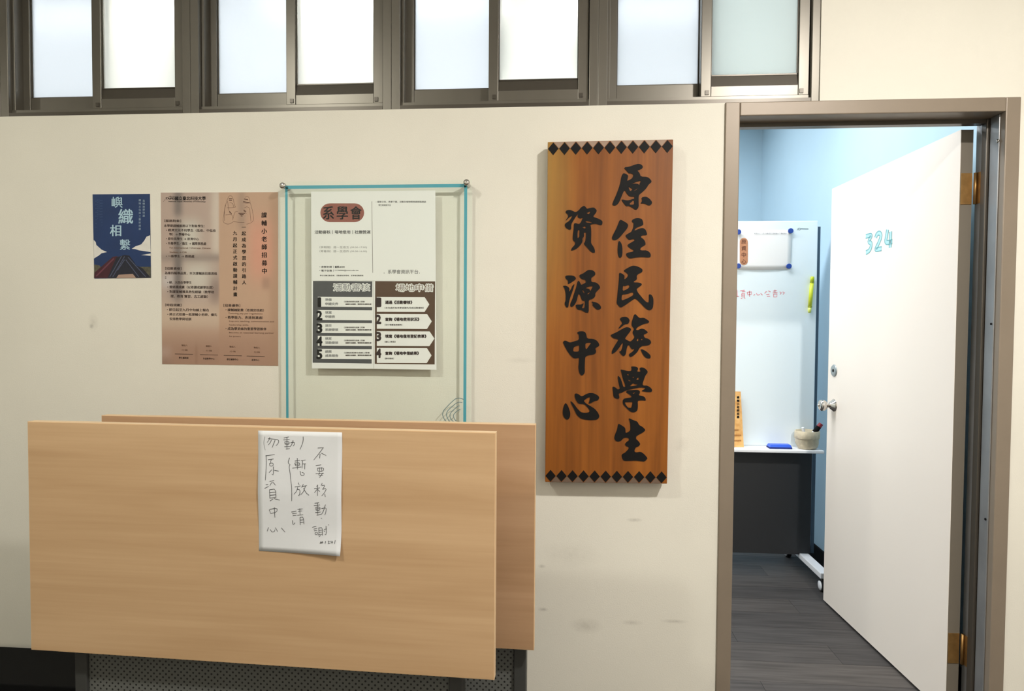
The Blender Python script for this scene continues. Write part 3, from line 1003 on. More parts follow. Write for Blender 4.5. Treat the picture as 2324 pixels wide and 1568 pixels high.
text_line(hb, TP, 'TECH', 384, 396, 446, 2, .0004, .03, 0)
text_line(hb, TP, 'National Taipei University of Technology', 383, 467, 457.6, 3.0, .0004, .02, .004)
hb.ribbon([TP.at(371, 458, .0004), TP.at(376, 451, .0004), TP.at(388, 444, .0004)], .0006, nY)
tag(hb.build('printed_heading', M_INK, tp), 'black school name heading', kind='stuff')
body = MB()
for (s, x0, x1, yc, h) in [
    ('［服務對象］', 373, 411, 501, 6), ('本學期課輔服務以下對象學生：', 372, 465, 512, 6.4), ('• 經濟文化不利學生（低收、中低收', 377, 490, 522, 6.4), ('等）→ 學輔中心', 384, 432, 531.5, 6.2),
    ('• 原住民學生 → 原資中心', 377, 452, 541.5, 6.2), ('• 外籍學生／僑生 → 國際事務處', 377, 468, 552, 6.6), ('• 一般學生 → 教務處', 377, 441, 581, 6.4),
    ('［招募資格］', 375, 412, 609, 6.2), ('為維持輔導品質，本次課輔員招募資格', 374, 493, 619.5, 6.6), ('：', 374, 378, 630, 4.5), ('• 碩、大四在學學生', 380, 435, 640.5, 6.4),
    ('• 曾修課成績（以修課成績單佐證）', 380, 484, 651, 6.6), ('• 對課業輔導具熱忱經驗（教學助', 380, 486, 661.5, 6.6), ('理、教育 實習、志工經驗）', 387, 472, 672, 6.6),
    ('［時程規劃］', 375, 412, 692, 6.4), ('• 即日起至九月中旬線上報名', 379, 474, 702.5, 6.4), ('• 將正式招募一批課輔小老師，優先', 380, 493, 713, 6.6), ('安排教學與培訓', 385, 434, 723.5, 6.4),
    ('［招募優勢］', 507, 545, 693, 6.4), ('• 課輔鐘點費（依規定核給）', 512, 599, 703, 6.6), ('• 教學能力、表達與溝通）', 512, 597, 720, 6.6), ('• 成為學弟妹的重要學習夥伴', 512, 605, 745.5, 6.6)]:
    text_line(body, TP, s, x0, x1, yc, h, .0004, .022)
for x, s in ((417, '學生輔導處'), (474, '外語教學中心'), (528, '學生輔導中心'), (580, '原資中心')):
    text_line(body, TP, s, x - 2.2 * len(s), x + 2.2 * len(s), 812 + (x - 417) * .03, 4.6, .0004, .02)
    body.ribbon([TP.at(x - 20, 803 + (x - 417) * .03, .0004), TP.at(x + 21, 804 + (x - 417) * .03, .0004)], .0016, nY)
tag(body.build('printed_text', M_BRINK, tp), 'dark brown lines of small Chinese print', kind='stuff')
small = MB()
for (s, x0, x1, yc, h) in [('For International / Overseas Chinese', 385, 478, 562, 3.8), ('Students → OIA', 385, 424, 572, 4.0), ('Tutoring pay per regulations', 518, 596, 711.5, 4.2),
                           ('Improve teaching, communication and', 520, 622, 729, 4.2), ('leadership skills.', 520, 565, 737.5, 4.0), ('Become an essential learning partner', 520, 622, 755, 4.4), ('for juniors.', 520, 547, 763.5, 4.0)]:
    text_line(small, TP, s, x0, x1, yc, h, .0004, .015)
for x in (419, 474, 528, 583):
    text_line(small, TP, '聯絡人', x - 7, x + 7, 783.5 + (x - 417) * .03, 4.4, .0004, .02)
    text_line(small, TP, '分機', x - 7, x + 7, 794 + (x - 417) * .03, 4.0, .0004, .0)
tag(small.build('printed_text', M_BRINK2, tp), 'brown lines of small Latin print', kind='stuff')
for s, xc, y0, y1_, wd, dr in (('課輔小老師招募中', 599.5, 479, 624, 13.0, .12), ('一起成為學習的引路人', 553.5, 509, 648, 10.0, .08), ('九月起正式啟動課輔計畫', 533.5, 522, 675, 10.0, .06)):
    mb = MB()
    text_col(mb, TP, s, xc, y0, y1_, wd, .0004, .03, dr)
    mb.build('vertical_title', M_INK, tp)
# two cloaked figures sketched in thin line
sk = MB()


def sk_line(pts, wd=.0009):
    ps = smooth_line([(490 + x / 6.033, 430 + y_ / 6.033) for (x, y_) in pts], 2)
    sk.ribbon([TP.at(p[0], p[1], .0004) for p in ps], wd, nY)


for q in ([(160, 130), (180, 85), (220, 85), (240, 140)], [(160, 130), (130, 220), (110, 330), (95, 440), (130, 470), (190, 475), (240, 440)], [(240, 140), (260, 230), (270, 240)],
          [(150, 250), (210, 250), (275, 240)], [(130, 350), (190, 340), (225, 350), (235, 400)], [(160, 160), (170, 240), (190, 330)], [(400, 110), (430, 85), (460, 120), (470, 180)],
          [(470, 180), (500, 280), (522, 420), (480, 460), (420, 475)], [(430, 240), (460, 250), (470, 330), (480, 440)], [(390, 250), (430, 235)], [(385, 270), (395, 310), (420, 330)],
          [(240, 440), (320, 450), (390, 450)], [(130, 210), (115, 300), (120, 430)], [(190, 180), (235, 190), (240, 240)], [(370, 180), (420, 190), (455, 185)], [(230, 420), (260, 300), (300, 300)]):
    sk_line(q)
for q in ([(180, 125), (225, 130)], [(180, 145), (220, 150)], [(385, 130), (440, 140)], [(375, 165), (465, 185)], [(185, 300), (205, 320), (215, 340)], [(380, 290), (415, 300)], [(310, 325), (400, 325)], [(325, 340), (380, 345)], [(340, 360), (365, 365)]):
    sk_line(q, .0030)
tag(sk.build('line_drawing', mat('faded_brown_line', (104, 74, 62), .6), tp), 'thin sketch of two cloaked people', kind='stuff')

# ------------------------------------------------------------------ clear acrylic notice holder
M_ACR = clear_acrylic('clear_acrylic', (253, 255, 254))
M_ACRE = mat('pale_green_acrylic_edge', (190, 208, 200), .3)
M_TEAL = mat('teal_line_print', (76, 158, 172), .45)
YFR = -.034
AP = wall_plane(YFR)
x0, x1 = AP.at(635, 640).x, AP.at(1070, 640).x
zt, zb = AP.at(860, 410).z, AP.at(860, 410).z - .90
hold = empty('notice_holder', ((x0 + x1) / 2, -.02, zb))
tag(hold, 'clear acrylic notice holder with teal edge lines and steel standoffs on the wall', 'notice holder')
MB().box(x0, x1, YFR, YFR + .004, zb, zt).build('front_panel', M_ACR, hold)
xb0, xb1 = x0 + .022, x1 - .030
zbt = zt - .045
# teal line: left, top, right
tl0, tl1 = AP.at(650, 425).x, AP.at(1057, 425).x
ztl = AP.at(860, 423).z
YL = YFR - .0004
for nm, (a, c, d, e) in (('teal_line', (tl0 - .0042, tl0 + .0042, zb + .03, ztl)), ('teal_line', (tl1 - .0050, tl1 + .0050, zb + .03, ztl)), ('teal_line', (tl0, tl1, ztl - .0055, ztl + .0055))):
    MB().box(a, c, YL, YFR - .0001, d, e).build(nm, M_TEAL, hold)
for (xx, px) in ((tl0, 645), (tl1, 1060)):
    c = V((AP.at(px, 423).x, 0, AP.at(px, 423 if px < 800 else 416).z))
    so = MB().lathe([(.0075, .0008), (.0075, .033), (.0075, .046)], c, nY, 18).build('standoff', M_STEEL, hold, smooth=False)
    MB().lathe([(.0098, .0395), (.0105, .041), (.0105, .048), (.0088, .0515), (.004, .053), (.0001, .0532)], c, nY, 22).build('cap', M_STEEL, so, smooth=True)
# wave emblem low in the right corner
wv = [[(1300, 480), (1200, 430), (1080, 415), (970, 440), (860, 530), (700, 680), (560, 830), (480, 920), (440, 1040), (440, 1130), (520, 1300), (700, 1500)],
      [(1240, 600), (1100, 580), (960, 640), (780, 800), (640, 930), (600, 1040), (600, 1160), (670, 1300), (800, 1450)],
      [(1130, 740), (1060, 740), (900, 880), (760, 1020), (730, 1120), (750, 1220), (800, 1300), (900, 1400)],
      [(1160, 860), (1000, 960), (890, 1070), (870, 1160), (930, 1290), (1000, 1350)]]
for q in wv:
    ps = smooth_line(q, 2)
    MB().ribbon([AP.at(980 + x / 17.88, 880 + y_ / 17.88, .0005) for (x, y_) in ps], .0026, nY).build('wave_line', mat('grey_teal_line', (112, 134, 136), .5), hold)

# ------------------------------------------------------------------ the three notices inside the holder
NP = wall_plane(YFR + .0052)


def sheet(name, px, label):
    q = [NP.at(*p) for p in px]
    r = empty(name, (q[2] + q[3]) / 2 + V((0, .0003, 0)))
    MB().quad_slab([q[3], q[2], q[1], q[0]], nY, .0006).build('sheet', M_PAPER, r)
    return tag(r, label, 'notice', 'notices in the acrylic holder')


def npoly(pts, off, name, m, parent):
    return MB().flat([[NP.at(x, y_, off) for (x, y_) in pts]], nY).build(name, m, parent)


def pill(xa, ya, xb, yb, vert=False):
    pts = []
    if not vert:
        r = (yb - ya) / 2
        for k in range(13):
            t = math.pi / 2 - math.pi * k / 12
            pts.append((xb - r + r * math.cos(t), ya + r - r * math.sin(t)))
        for k in range(13):
            t = -math.pi / 2 - math.pi * k / 12
            pts.append((xa + r + r * math.cos(t), ya + r - r * math.sin(t)))
    else:
        r = (xb - xa) / 2
        for k in range(13):
            t = math.pi - math.pi * k / 12
            pts.append((xa + r + r * math.cos(t), ya + r - r * math.sin(t)))
        for k in range(13):
            t = -math.pi * k / 12
            pts.append((xa + r + r * math.cos(t), yb - r - r * math.sin(t)))
    return pts


s1 = sheet('notice', [(706, 435), (988, 432), (989, 637), (707, 637)], 'upper white notice with a red brown rounded title badge in the acrylic holder')
npoly(pill(727, 461.5, 826.5, 504), .0002, 'badge', mat('red_brown_print', (150, 84, 70), .6, noise=.15, nscale=40.), s1)
for ch, x in (('系', 745.5, ), ('學', 777), ('會', 808)):
    mb = MB()
    text_box(mb, NP, ch, x - 13, 468, x + 13, 498, .0004, .03)
    mb.build('badge_character', M_INK, s1)
a = MB()
text_line(a, NP, '活動審核｜場地借用｜社團營運', 714, 841, 526.5, 8.5, .0002, .03, 0)
text_line(a, NP, '．系學會資訊平台．', 871, 953, 616.5, 9.5, .0002, .01, 0)
text_line(a, NP, '• 承辦老師｜', 725, 757, 605.5, 5, .0002, .03, 0)
text_line(a, NP, '• 電子信箱｜', 725, 757, 614, 5, .0002, .03, 0)
text_line(a, NP, '組長 #1241', 760, 782, 605.5, 5, .0002, .05, 0)
text_line(a, NP, '1170000@ntut.edu.tw', 760, 814, 613.8, 4, .0002, .02, 0)
text_line(a, NP, '學生社團活動指導、活動審核與場地、系學會相關業務', 726, 825, 625.3, 3.6, .0002, .02, 0)
text_line(a, NP, '• 最新公告、表單下載、活動及場地借用請掃描連結', 853, 967, 458, 4.2, .0002, .02, 0)
text_line(a, NP, '學生會資訊平台', 859, 887, 465.5, 4.2, .0002, .02, 0)
tag(a.build('printed_text', mat('grey_black_ink', (70, 66, 66), .6), s1), 'rows of small dark print', kind='stuff')
a = MB()
text_line(a, NP, '（學期間）週一至週五 (09:00-17:00)', 725, 833, 561.5, 6, .0002, 0, 0)
text_line(a, NP, '（寒暑假）週一至週四 (09:00-16:00)', 725, 833, 570.5, 6, .0002, 0, 0)
tag(a.build('printed_text', mat('grey_ink', (132, 128, 126), .6), s1), 'two grey rows of opening hours', kind='stuff')
MB().ribbon([NP.at(844, 457, .0002), NP.at(846, 619, .0002)], .0014, nY).build('divider_line', mat('brown_grey_ink', (108, 94, 90), .6), s1)

s2 = sheet('notice', [(707, 637.4), (847.6, 637.4), (848, 837), (708, 836)], 'lower left notice, dark grey panel with five numbered white bars')
npoly([(710.5, 637.5), (845, 638.5), (843.5, 825), (709.5, 823)], .0002, 'grey_panel', mat('dark_grey_print', (78, 77, 80), .6), s2)
for k, (ya, yb) in enumerate(((673.5, 696), (703.5, 726), (732.5, 755.5), (762, 784.5), (791.5, 814.5))):
    npoly([(721.5, ya), (845, ya + .8), (844.6, yb + .8), (721.5, yb)], .0004, 'white_bar', M_PAPER, s2)
    mb = MB()
    text_box(mb, NP, '12345'[k], 718 if k else 721, ya + 1, 732 if k else 729, yb + 1, .0006, .045)
    mb.build('numeral', M_INK, s2)
a = MB()
text_box(a, NP, '活動審核', 755, 642, 841, 662, .0004, .075)
a.build('title', M_PAPER, s2)
a = MB()
text_box(a, NP, '活動審核', 757, 644, 839, 660, .0006, .0)
a.build('title_core', mat('mid_grey_print', (120, 118, 120), .6), s2)
a = MB()
for k, ss in enumerate((('準備', '申請文件'), ('填寫', '申請表'), ('送交', '系辦審核'), ('核定', '活動審核'), ('結案', '成果報告'))):
    y_ = (680, 709, 738.5, 768, 797.5)[k]
    text_line(a, NP, ss[0], 738, 753, y_, 6.5, .0006, .05, 0)
    text_line(a, NP, ss[1], 738, 753 + 7.5 * (len(ss[1]) - 2), y_ + 9.5, 6.5, .0006, .05, 0)
tag(a.build('printed_text', mat('light_grey_print', (150, 148, 148), .6), s2), 'grey step names', kind='stuff')
a = MB()
for k, y_ in enumerate((684.5, None, 743, 772.5, 800.5)):
    if y_ is None:
        continue
    text_line(a, NP, '〔活動前兩週完成線上登錄', 781, 828 if k < 4 else 839, y_, 3.8, .0006, .03, 0)
    text_line(a, NP, '並繳交企劃書、預算表及保險名冊', 784, 843, y_ + 5.6, 3.2, .0006, .05, 0)
tag(a.build('printed_text', M_BRINK, s2), 'tiny dark print', kind='stuff')

s3 = sheet('notice', [(848.2, 637.4), (989, 637), (990.5, 839), (848.6, 837)], 'lower right notice, brown panel with four numbered white arrows')
npoly([(851.5, 638), (987.5, 638.5), (986.5, 827), (850.5, 825.5)], .0002, 'brown_panel', mat('brown_print', (84, 58, 38), .6), s3)
M_BRN2 = mat('dark_brown_print', (44, 24, 22), .6)
for k, (ya, yb, xe, xt) in enumerate(((674, 707.5, 964, 974.5), (712.5, 746, 969.5, 980), (751.5, 785, 975, 986), (789.5, 823.5, 969, 979.5))):
    npoly([(855.3, ya), (xe, ya + .5), (xt, (ya + yb) / 2), (xe - .5, yb + .5), (855.3, yb)], .0004, 'white_arrow', M_PAPER, s3)
    mb = MB()
    text_box(mb, NP, '1234'[k], 852.5, ya + 1, 865.5, ya + 23, .0006, .05)
    mb.build('numeral', M_BRN2, s3)
a = MB()
text_box(a, NP, '場地申借', 897, 643, 985, 663, .0004, .075)
a.build('title', M_PAPER, s3)
a = MB()
text_box(a, NP, '場地申借', 899, 645, 983, 661, .0006, .0)
a.build('title_core', mat('brown_mid_print', (110, 84, 64), .6), s3)
a = MB()
for (s, x1_, yc) in (('通過《活動審核》', 936, 686), ('查詢《場地使用狀況》', 952, 724.5), ('填寫《場地借用登記表單》', 968, 763), ('查詢《場地申借結果》', 951, 801.5)):
    text_line(a, NP, s, 874, x1_, yc, 8.2, .0006, .05, 0)
for (s, x1_, yc) in (('〔未完成所有表單者請先完成活動審核〕', 962, 698.5), ('〔至行事曆查詢場地〕', 913, 737), ('〔線上填寫〕', 898, 775.5), ('〔靜待審核〕', 894, 813.5)):
    text_line(a, NP, s, 873, x1_, yc, 4.2, .0006, .03, 0)
tag(a.build('printed_text', M_BRN2, s3), 'rows of dark brown print', kind='stuff')

# ------------------------------------------------------------------ flip-top tables
def at_depth(px, py, d):
    return CAM + ray(px, py) * d


def flip_table(TL, TR, ht, m_top, label, leg_l, leg_r, panel, edge_r):
    z = (TL.z + TR.z) / 2
    a, c = V((TL.x, TL.y, z)), V((TR.x, TR.y, z))
    wd = (c - a).length
    ex = (c - a).normalized()
    n = V((ex.y, -ex.x, 0))                # towards the viewer
    mid = (a + c) / 2
    root = empty('folding_table', (mid.x - n.x * .1, mid.y - n.y * .1, 0))
    tag(root, label, 'table', 'flip-top tables folded against the wall')
    bk = -n
    zb_ = z - ht
    o = V((a.x, a.y, 0))
    tt = .024
    MB().obox(o, ex, bk, UZ, .0015, wd - .0015, .0, tt, zb_ + .0015, z - .0015).build('tabletop', m_top, root)
    e = MB()
    e.obox(o, ex, bk, UZ, 0, wd, .0008, tt, z - .002, z)
    e.obox(o, ex, bk, UZ, 0, wd, .0008, tt, zb_, zb_ + .002)
    e.obox(o, ex, bk, UZ, 0, .002, .0008, tt, zb_ + .002, z - .002)
    e.obox(o, ex, bk, UZ, wd - .002, wd, .0008, tt, zb_ + .002, z - .002)
    e.build('edge_band', M_EDGE, root)
    for xl in (leg_l, wd - leg_r):
        MB().obox(o, ex, bk, UZ, xl, xl + .034, .040, .088, .085, .70).build('leg', M_DARKGREY, root, bevel=.003)
        MB().obox(o, ex, bk, UZ, xl - .004, xl + .038, -.06, .30, .062, .088).build('foot', M_DARKGREY, root, bevel=.004)
        MB().obox(o, ex, bk, UZ, xl + .002, xl + .032, .024, .062, .66, .78).build('pivot_bracket', M_BLACK, root)
        for yy in (-.035, .275):
            cst = MB().lathe([(.0235, -.011), (.025, -.008), (.025, .008), (.0235, .011)], o + ex * (xl + .017) + bk * yy + UZ * .0255, ex, 20).build('caster', M_RUBBER, root)
            MB().obox(o, ex, bk, UZ, xl + .003, xl + .031, yy - .012, yy + .012, .046, .063).build('caster_fork', M_STEEL, cst)
    MB().obox(o, ex, bk, UZ, leg_l + .034, wd - leg_r, .052, .080, .60, .64).build('crossbar', M_DARKGREY, root)
    MB().obox(o, ex, bk, UZ, leg_l + .034 + panel[0], wd - leg_r - panel[1], .050, .0515, .26, .58).build('modesty_panel', M_PERF, root)
    return root, o, ex, n, z, wd


M_PERF = perforated('perforated_grey_sheet', (98, 99, 95), (28, 28, 28), .012)
HT = .60
fTL, fTR = at_depth(62, 961, HT * F / 526), at_depth(1125, 977, HT * F / 571)
tabA = flip_table(fTL, fTR, HT, M_BEECH, 'front light wood folding table, top tilted upright with a handwritten note taped on it', .088, .12, (0.0, 0.0), 0)
bTR = at_depth(1216, 960, HT * F / 520)
best = None
for k in range(400):
    d = 1.5 + k * .001
    q = at_depth(230, 946, d)
    er = abs((V((q.x, q.y, 0)) - V((bTR.x, bTR.y, 0))).length - tabA[5])
    if best is None or er < best[0]:
        best = (er, q)
tabB = flip_table(best[1], bTR, HT, M_BEECH2, 'rear light wood folding table, top tilted upright, half hidden behind the front one', .10, .058, (0.0, .0), 0)

# handwritten note on the front table
_, o, ex, n, z, wd = tabA
QP = Plane(V((o.x, o.y, 0)), n)
note = empty('paper_note', QP.at(681, 1255, .0005))
tag(note, 'white handwritten paper note taped to the upper middle of the front table', 'note')
nq = [(586, 977), (777, 981), (775, 1259), (588, 1250)]


def note_at(u_, v_, lift=0.0):
    x = (nq[0][0] * (1 - u_) + nq[1][0] * u_) * (1 - v_) + (nq[3][0] * (1 - u_) + nq[2][0] * u_) * v_
    y_ = (nq[0][1] * (1 - u_) + nq[1][1] * u_) * (1 - v_) + (nq[3][1] * (1 - u_) + nq[2][1] * u_) * v_
    fold = max(0.0, 1 - abs(v_ - .51) / .30) * .0035
    curl = .012 * max(0.0, v_ - .75) ** 2 * 16 * u_ * u_ * .8
    tip = .006 * max(0.0, .12 - v_) * 8 * max(0.0, u_ - .8) * 5 * .3
    return QP.at(x, y_, .0006 + fold + curl + tip + lift)


NU, NV = 16, 24
vs = [note_at(i / NU, j / NV) for j in range(NV + 1) for i in range(NU + 1)]
fs = [(j * (NU + 1) + i, (j + 1) * (NU + 1) + i, (j + 1) * (NU + 1) + i + 1, j * (NU + 1) + i + 1) for j in range(NV) for i in range(NU)]
pg = MB().add(vs, fs).build('sheet', mat('white_note_paper', (216, 217, 219), .75), note, smooth=True)
sol = pg.modifiers.new('thick', 'SOLIDIFY')
sol.thickness = .0003
sol.offset = -1


def note_px(px, py, lift):
    # invert the near-rectangular quad by a few fixed-point steps
    u_, v_ = .5, .5
    for _ in range(8):
        x = (nq[0][0] * (1 - u_) + nq[1][0] * u_) * (1 - v_) + (nq[3][0] * (1 - u_) + nq[2][0] * u_) * v_
        y_ = (nq[0][1] * (1 - u_) + nq[1][1] * u_) * (1 - v_) + (nq[3][1] * (1 - u_) + nq[2][1] * u_) * v_
        u_ += (px - x) / 189.0
        v_ += (py - y_) / 275.0
    return note_at(u_, v_, lift)


HAND = [
 [(155,150),(143,200),(145,250),(160,300)],
 [(210,155),(202,185),(180,215)], [(190,172),(290,180),(312,195),(300,230),(278,250)], [(228,185),(215,215),(193,242)], [(268,190),(252,230),(235,272)],
 [(365,165),(420,152)], [(360,187),(430,182)], [(375,207),(425,202),(425,236),(380,240),(375,207)], [(380,222),(425,220)], [(400,158),(400,288)], [(372,262),(430,258)], [(388,288),(432,282)], [(440,217),(486,210),(480,242),(468,254)], [(468,190),(456,236),(432,264)],
 [(580,150),(582,195),(566,245),(545,292)],
 [(163,362),(264,350)], [(168,362),(174,450),(165,632)], [(190,406),(252,398)], [(208,447),(212,478),(252,472),(246,440),(208,447)], [(252,482),(254,578),(236,562)], [(205,548),(236,515)], [(262,522),(312,532)], [(226,404),(216,446)],
 [(212,646),(262,634)], [(170,682),(198,679)], [(158,722),(204,698)], [(236,655),(216,692)], [(246,652),(268,672),(278,688)], [(214,735),(217,832)], [(214,735),(282,727),(286,822)], [(218,766),(282,760)], [(218,797),(284,791)], [(217,830),(288,818)], [(216,862),(252,838)], [(262,834),(328,852)],
 [(207,960),(222,1003)], [(210,957),(298,938),(292,985),(222,1003)], [(265,932),(269,1048)],
 [(196,1158),(180,1202)], [(214,1180),(234,1212),(262,1204),(268,1182)], [(272,1160),(284,1182),(298,1206)], [(338,1163),(380,1212)],
 [(430,384),(414,430),(420,450),(440,460),(425,476),(436,540),(451,650),(461,750),(458,862)],
 [(488,421),(547,412)], [(515,388),(521,514)], [(490,441),(496,476),(546,470),(540,435),(490,441)], [(493,457),(542,452)], [(462,499),(562,485)], [(558,417),(608,409)], [(574,420),(570,502)], [(574,452),(612,450)], [(600,455),(600,512)], [(550,530),(555,577),(590,581),(599,555),(568,545)],
 [(530,658),(542,686)], [(493,706),(558,695)], [(526,710),(515,752),(484,787)], [(520,731),(552,736),(549,790),(534,802)], [(588,676),(568,712)], [(575,702),(628,690)], [(612,694),(590,760),(558,792)], [(588,720),(620,772),(652,797)],
 [(453,986),(508,975)], [(463,1004),(512,998)], [(468,1026),(508,1020)], [(463,1078),(469,1136),(492,1104)], [(522,956),(578,950)], [(528,977),(572,972)], [(518,1022),(582,1015)], [(547,945),(549,1016)], [(548,1045),(549,1132)], [(548,1045),(586,1040),(590,1122)], [(552,1076),(587,1072)], [(552,1101),(587,1098)],
 [(743,276),(808,272)], [(803,274),(762,330),(698,410)], [(768,340),(764,392)], [(784,334),(836,359)],
 [(722,471),(782,462)], [(740,500),(812,494),(806,532),(746,537),(740,500)], [(762,490),(766,532)], [(786,490),(785,532)], [(766,545),(754,582),(803,577)], [(803,550),(763,604)], [(722,562),(814,553)],
 [(748,682),(734,702)], [(708,726),(772,715)], [(745,690),(746,803)], [(742,731),(712,768)], [(750,735),(772,757)], [(797,664),(784,692)], [(794,690),(832,685),(802,730)], [(800,732),(848,720),(822,772),(793,804)], [(828,782),(832,818)],
 [(712,886),(762,880)], [(703,914),(772,905)], [(724,931),(772,925),(771,966),(728,971),(724,931)], [(728,951),(771,946)], [(745,885),(746,1018)], [(718,991),(777,985)], [(733,1022),(784,1010)], [(788,946),(842,935),(837,985),(824,1018)], [(832,902),(816,960),(788,1012)],
 [(780,1052),(790,1058)],
 [(682,1157),(727,1145)], [(698,1177),(737,1168)], [(703,1197),(737,1190)], [(714,1216),(718,1242),(742,1232),(741,1210),(714,1216)], [(755,1160),(756,1242)], [(755,1165),(796,1158),(796,1248)], [(755,1191),(796,1188)], [(755,1213),(796,1210)], [(744,1242),(797,1232)], [(776,1246),(758,1262)], [(812,1181),(843,1175)], [(836,1142),(839,1243),(820,1232)], [(811,1195),(823,1207)],
 [(862,1126),(870,1134)],
 [(768,1332),(808,1325)], [(773,1322),(804,1316)], [(780,1312),(776,1338)], [(798,1310),(793,1336)], [(833,1308),(828,1337)], [(858,1312),(874,1304),(873,1318),(857,1337),(888,1332)], [(896,1304),(889,1321),(918,1318)], [(908,1304),(905,1337)], [(941,1298),(934,1337)],
]
hw = MB()
for st in HAND:
    ps = smooth_line(st, 1) if len(st) > 2 else st
    # resample so the strokes follow the paper
    out = []
    for i in range(len(ps) - 1):
        a, c = ps[i], ps[i + 1]
        m_ = max(1, int(math.hypot(c[0] - a[0], c[1] - a[1]) / 30))
        out += [(a[0] + (c[0] - a[0]) * k / m_, a[1] + (c[1] - a[1]) * k / m_) for k in range(m_)]
    out.append(ps[-1])
    thin = .0008 if st[0] == (155, 150) else .00145
    hw.ribbon([note_px(570 + x / 4.9, 960 + y_ / 4.9, .0005) for (x, y_) in out], thin, n, thin * .8)
tag(hw.build('handwriting', mat('pencil_grey', (84, 84, 86), .6), note), 'grey pencil handwriting in vertical columns', kind='stuff')

# low black box behind the left end of the tables
bx = empty('storage_box', (-1.62, -.2, 0))
tag(bx, 'plain black low box on the floor by the wall, left of the tables', 'box')
ztop = P(60, 1471, -.03).z
xr = P(330, 1500, -.24).x
MB().box(-2.30, xr, -.24, -.03, 0, ztop - .03).build('body', M_BLACK, bx, bevel=.004)
MB().box(-2.305, xr + .005, -.245, -.025, ztop - .03, ztop).build('lid', M_BLACK, bx, bevel=.004)

# ------------------------------------------------------------------ mobile whiteboard in the room
YW = 1.42
WP = wall_plane(YW)
xl, xr = 0.48, WP.at(1853, 700).x
zt_, ztr, zb_ = WP.at(1760, 501).z, WP.at(1760, 1012).z, WP.at(1760, 1257).z
wb = empty('mobile_whiteboard', ((xl + xr) / 2, YW + .02, 0))
tag(wb, 'mobile whiteboard on white casters standing inside the blue room', 'whiteboard')
M_BOARD = mat('glossy_whiteboard', (232, 242, 246), .22)
MB().box(xl, xr, YW, YW + .020, ztr, zt_).build('board', M_BOARD, wb, bevel=.004)
MB().box(xl, xr - .006, YW + .004, YW + .018, zb_, ztr).build('lower_panel', mat('charcoal_panel', (40, 41, 44), .6), wb)
tray = MB().box(xl, WP.at(1864, 1015).x - .03, YW - .115, YW + .004, ztr - .016, ztr)
tray.build('tray', M_WHITEPL, wb, bevel=.003)
MB().box(xr + .002, xr + .020, YW + .018, YW + .050, .10, zt_ - .03).build('post', mat('slate_post', (74, 92, 108), .4, .3), wb)
MB().box(xl - .02, xl - .002, YW + .018, YW + .050, .10, zt_ - .03).build('post', MATS['slate_post'], wb)
for xf in (xr - .062, xl - .01):
    MB().box(xf, xf + .05, YW - .275, YW + .26, .072, .102).build('foot', M_WHITEPL, wb, bevel=.004)
    for yy in (YW - .25, YW + .235):
        cs_ = MB().lathe([(.025, -.012), (.029, -.010), (.029, .010), (.025, .012)], (xf + .022, yy, .0292), (1, 0, 0), 22).build('caster', M_RUBBER, wb)
        MB().lathe([(.0235, .0), (.0235, .0035), (.012, .006), (.0001, .0065)], (xf + .010, yy, .0292), (-1, 0, 0), 22).build('hub_cap', M_WHITEPL, cs_, smooth=True)
        MB().box(xf + .014, xf + .032, yy - .012, yy + .012, .055, .0725).build('caster_fork', M_DARKGREY, cs_)
MB().box(xl, xr, YW + .02, YW + .04, .10, .14).build('crossbar', M_DARKGREY, wb)
# maker's mark
lg = MB()
for pts in ([(1730, 265), (1750, 215), (1790, 200), (1825, 215), (1815, 250), (1780, 262), (1760, 240), (1790, 225)], [(1830, 215), (2030, 222)], [(1830, 230), (2030, 236)]):
    lg.ribbon([WP.at(1660 + x / 11.62, 500 + y_ / 11.62, .0006) for (x, y_) in smooth_line(pts, 1)], .0024, nY)
lg.build('maker_mark', mat('grey_green_ink', (120, 140, 142), .5), wb)
# red marker writing
rd = MB()
for pts in ([(180, 1090), (200, 1100)], [(195, 1070), (200, 1165)], [(185, 1165), (225, 1160)], [(240, 1085), (300, 1075)], [(265, 1100), (310, 1090)], [(260, 1125), (300, 1120), (300, 1165), (262, 1168), (260, 1125)], [(262, 1145), (300, 1142)], [(270, 1180), (250, 1195)], [(290, 1175), (310, 1190)],
            [(335, 1105), (345, 1140), (395, 1130), (395, 1100), (335, 1105)], [(365, 1085), (368, 1165)], [(440, 1130), (425, 1150)], [(460, 1120), (480, 1145), (510, 1135)], [(520, 1120), (545, 1145)],
            [(600, 1090), (575, 1120)], [(625, 1085), (655, 1100)], [(595, 1135), (640, 1130)], [(605, 1160), (650, 1158)], [(690, 1090), (740, 1080)], [(715, 1070), (715, 1110)], [(685, 1112), (750, 1108)], [(695, 1130), (745, 1128), (742, 1168), (698, 1170), (695, 1130)],
            [(780, 1100), (805, 1110), (785, 1135)], [(820, 1100), (848, 1110), (825, 1135)]):
    rd.ribbon([WP.at(1640 + x / 6.03, 480 + y_ / 6.03, .0006) for (x, y_) in pts], .0042, nY)
tag(rd.build('marker_writing', mat('red_marker', (232, 150, 158), .6), wb), 'faded red marker handwriting', kind='stuff')

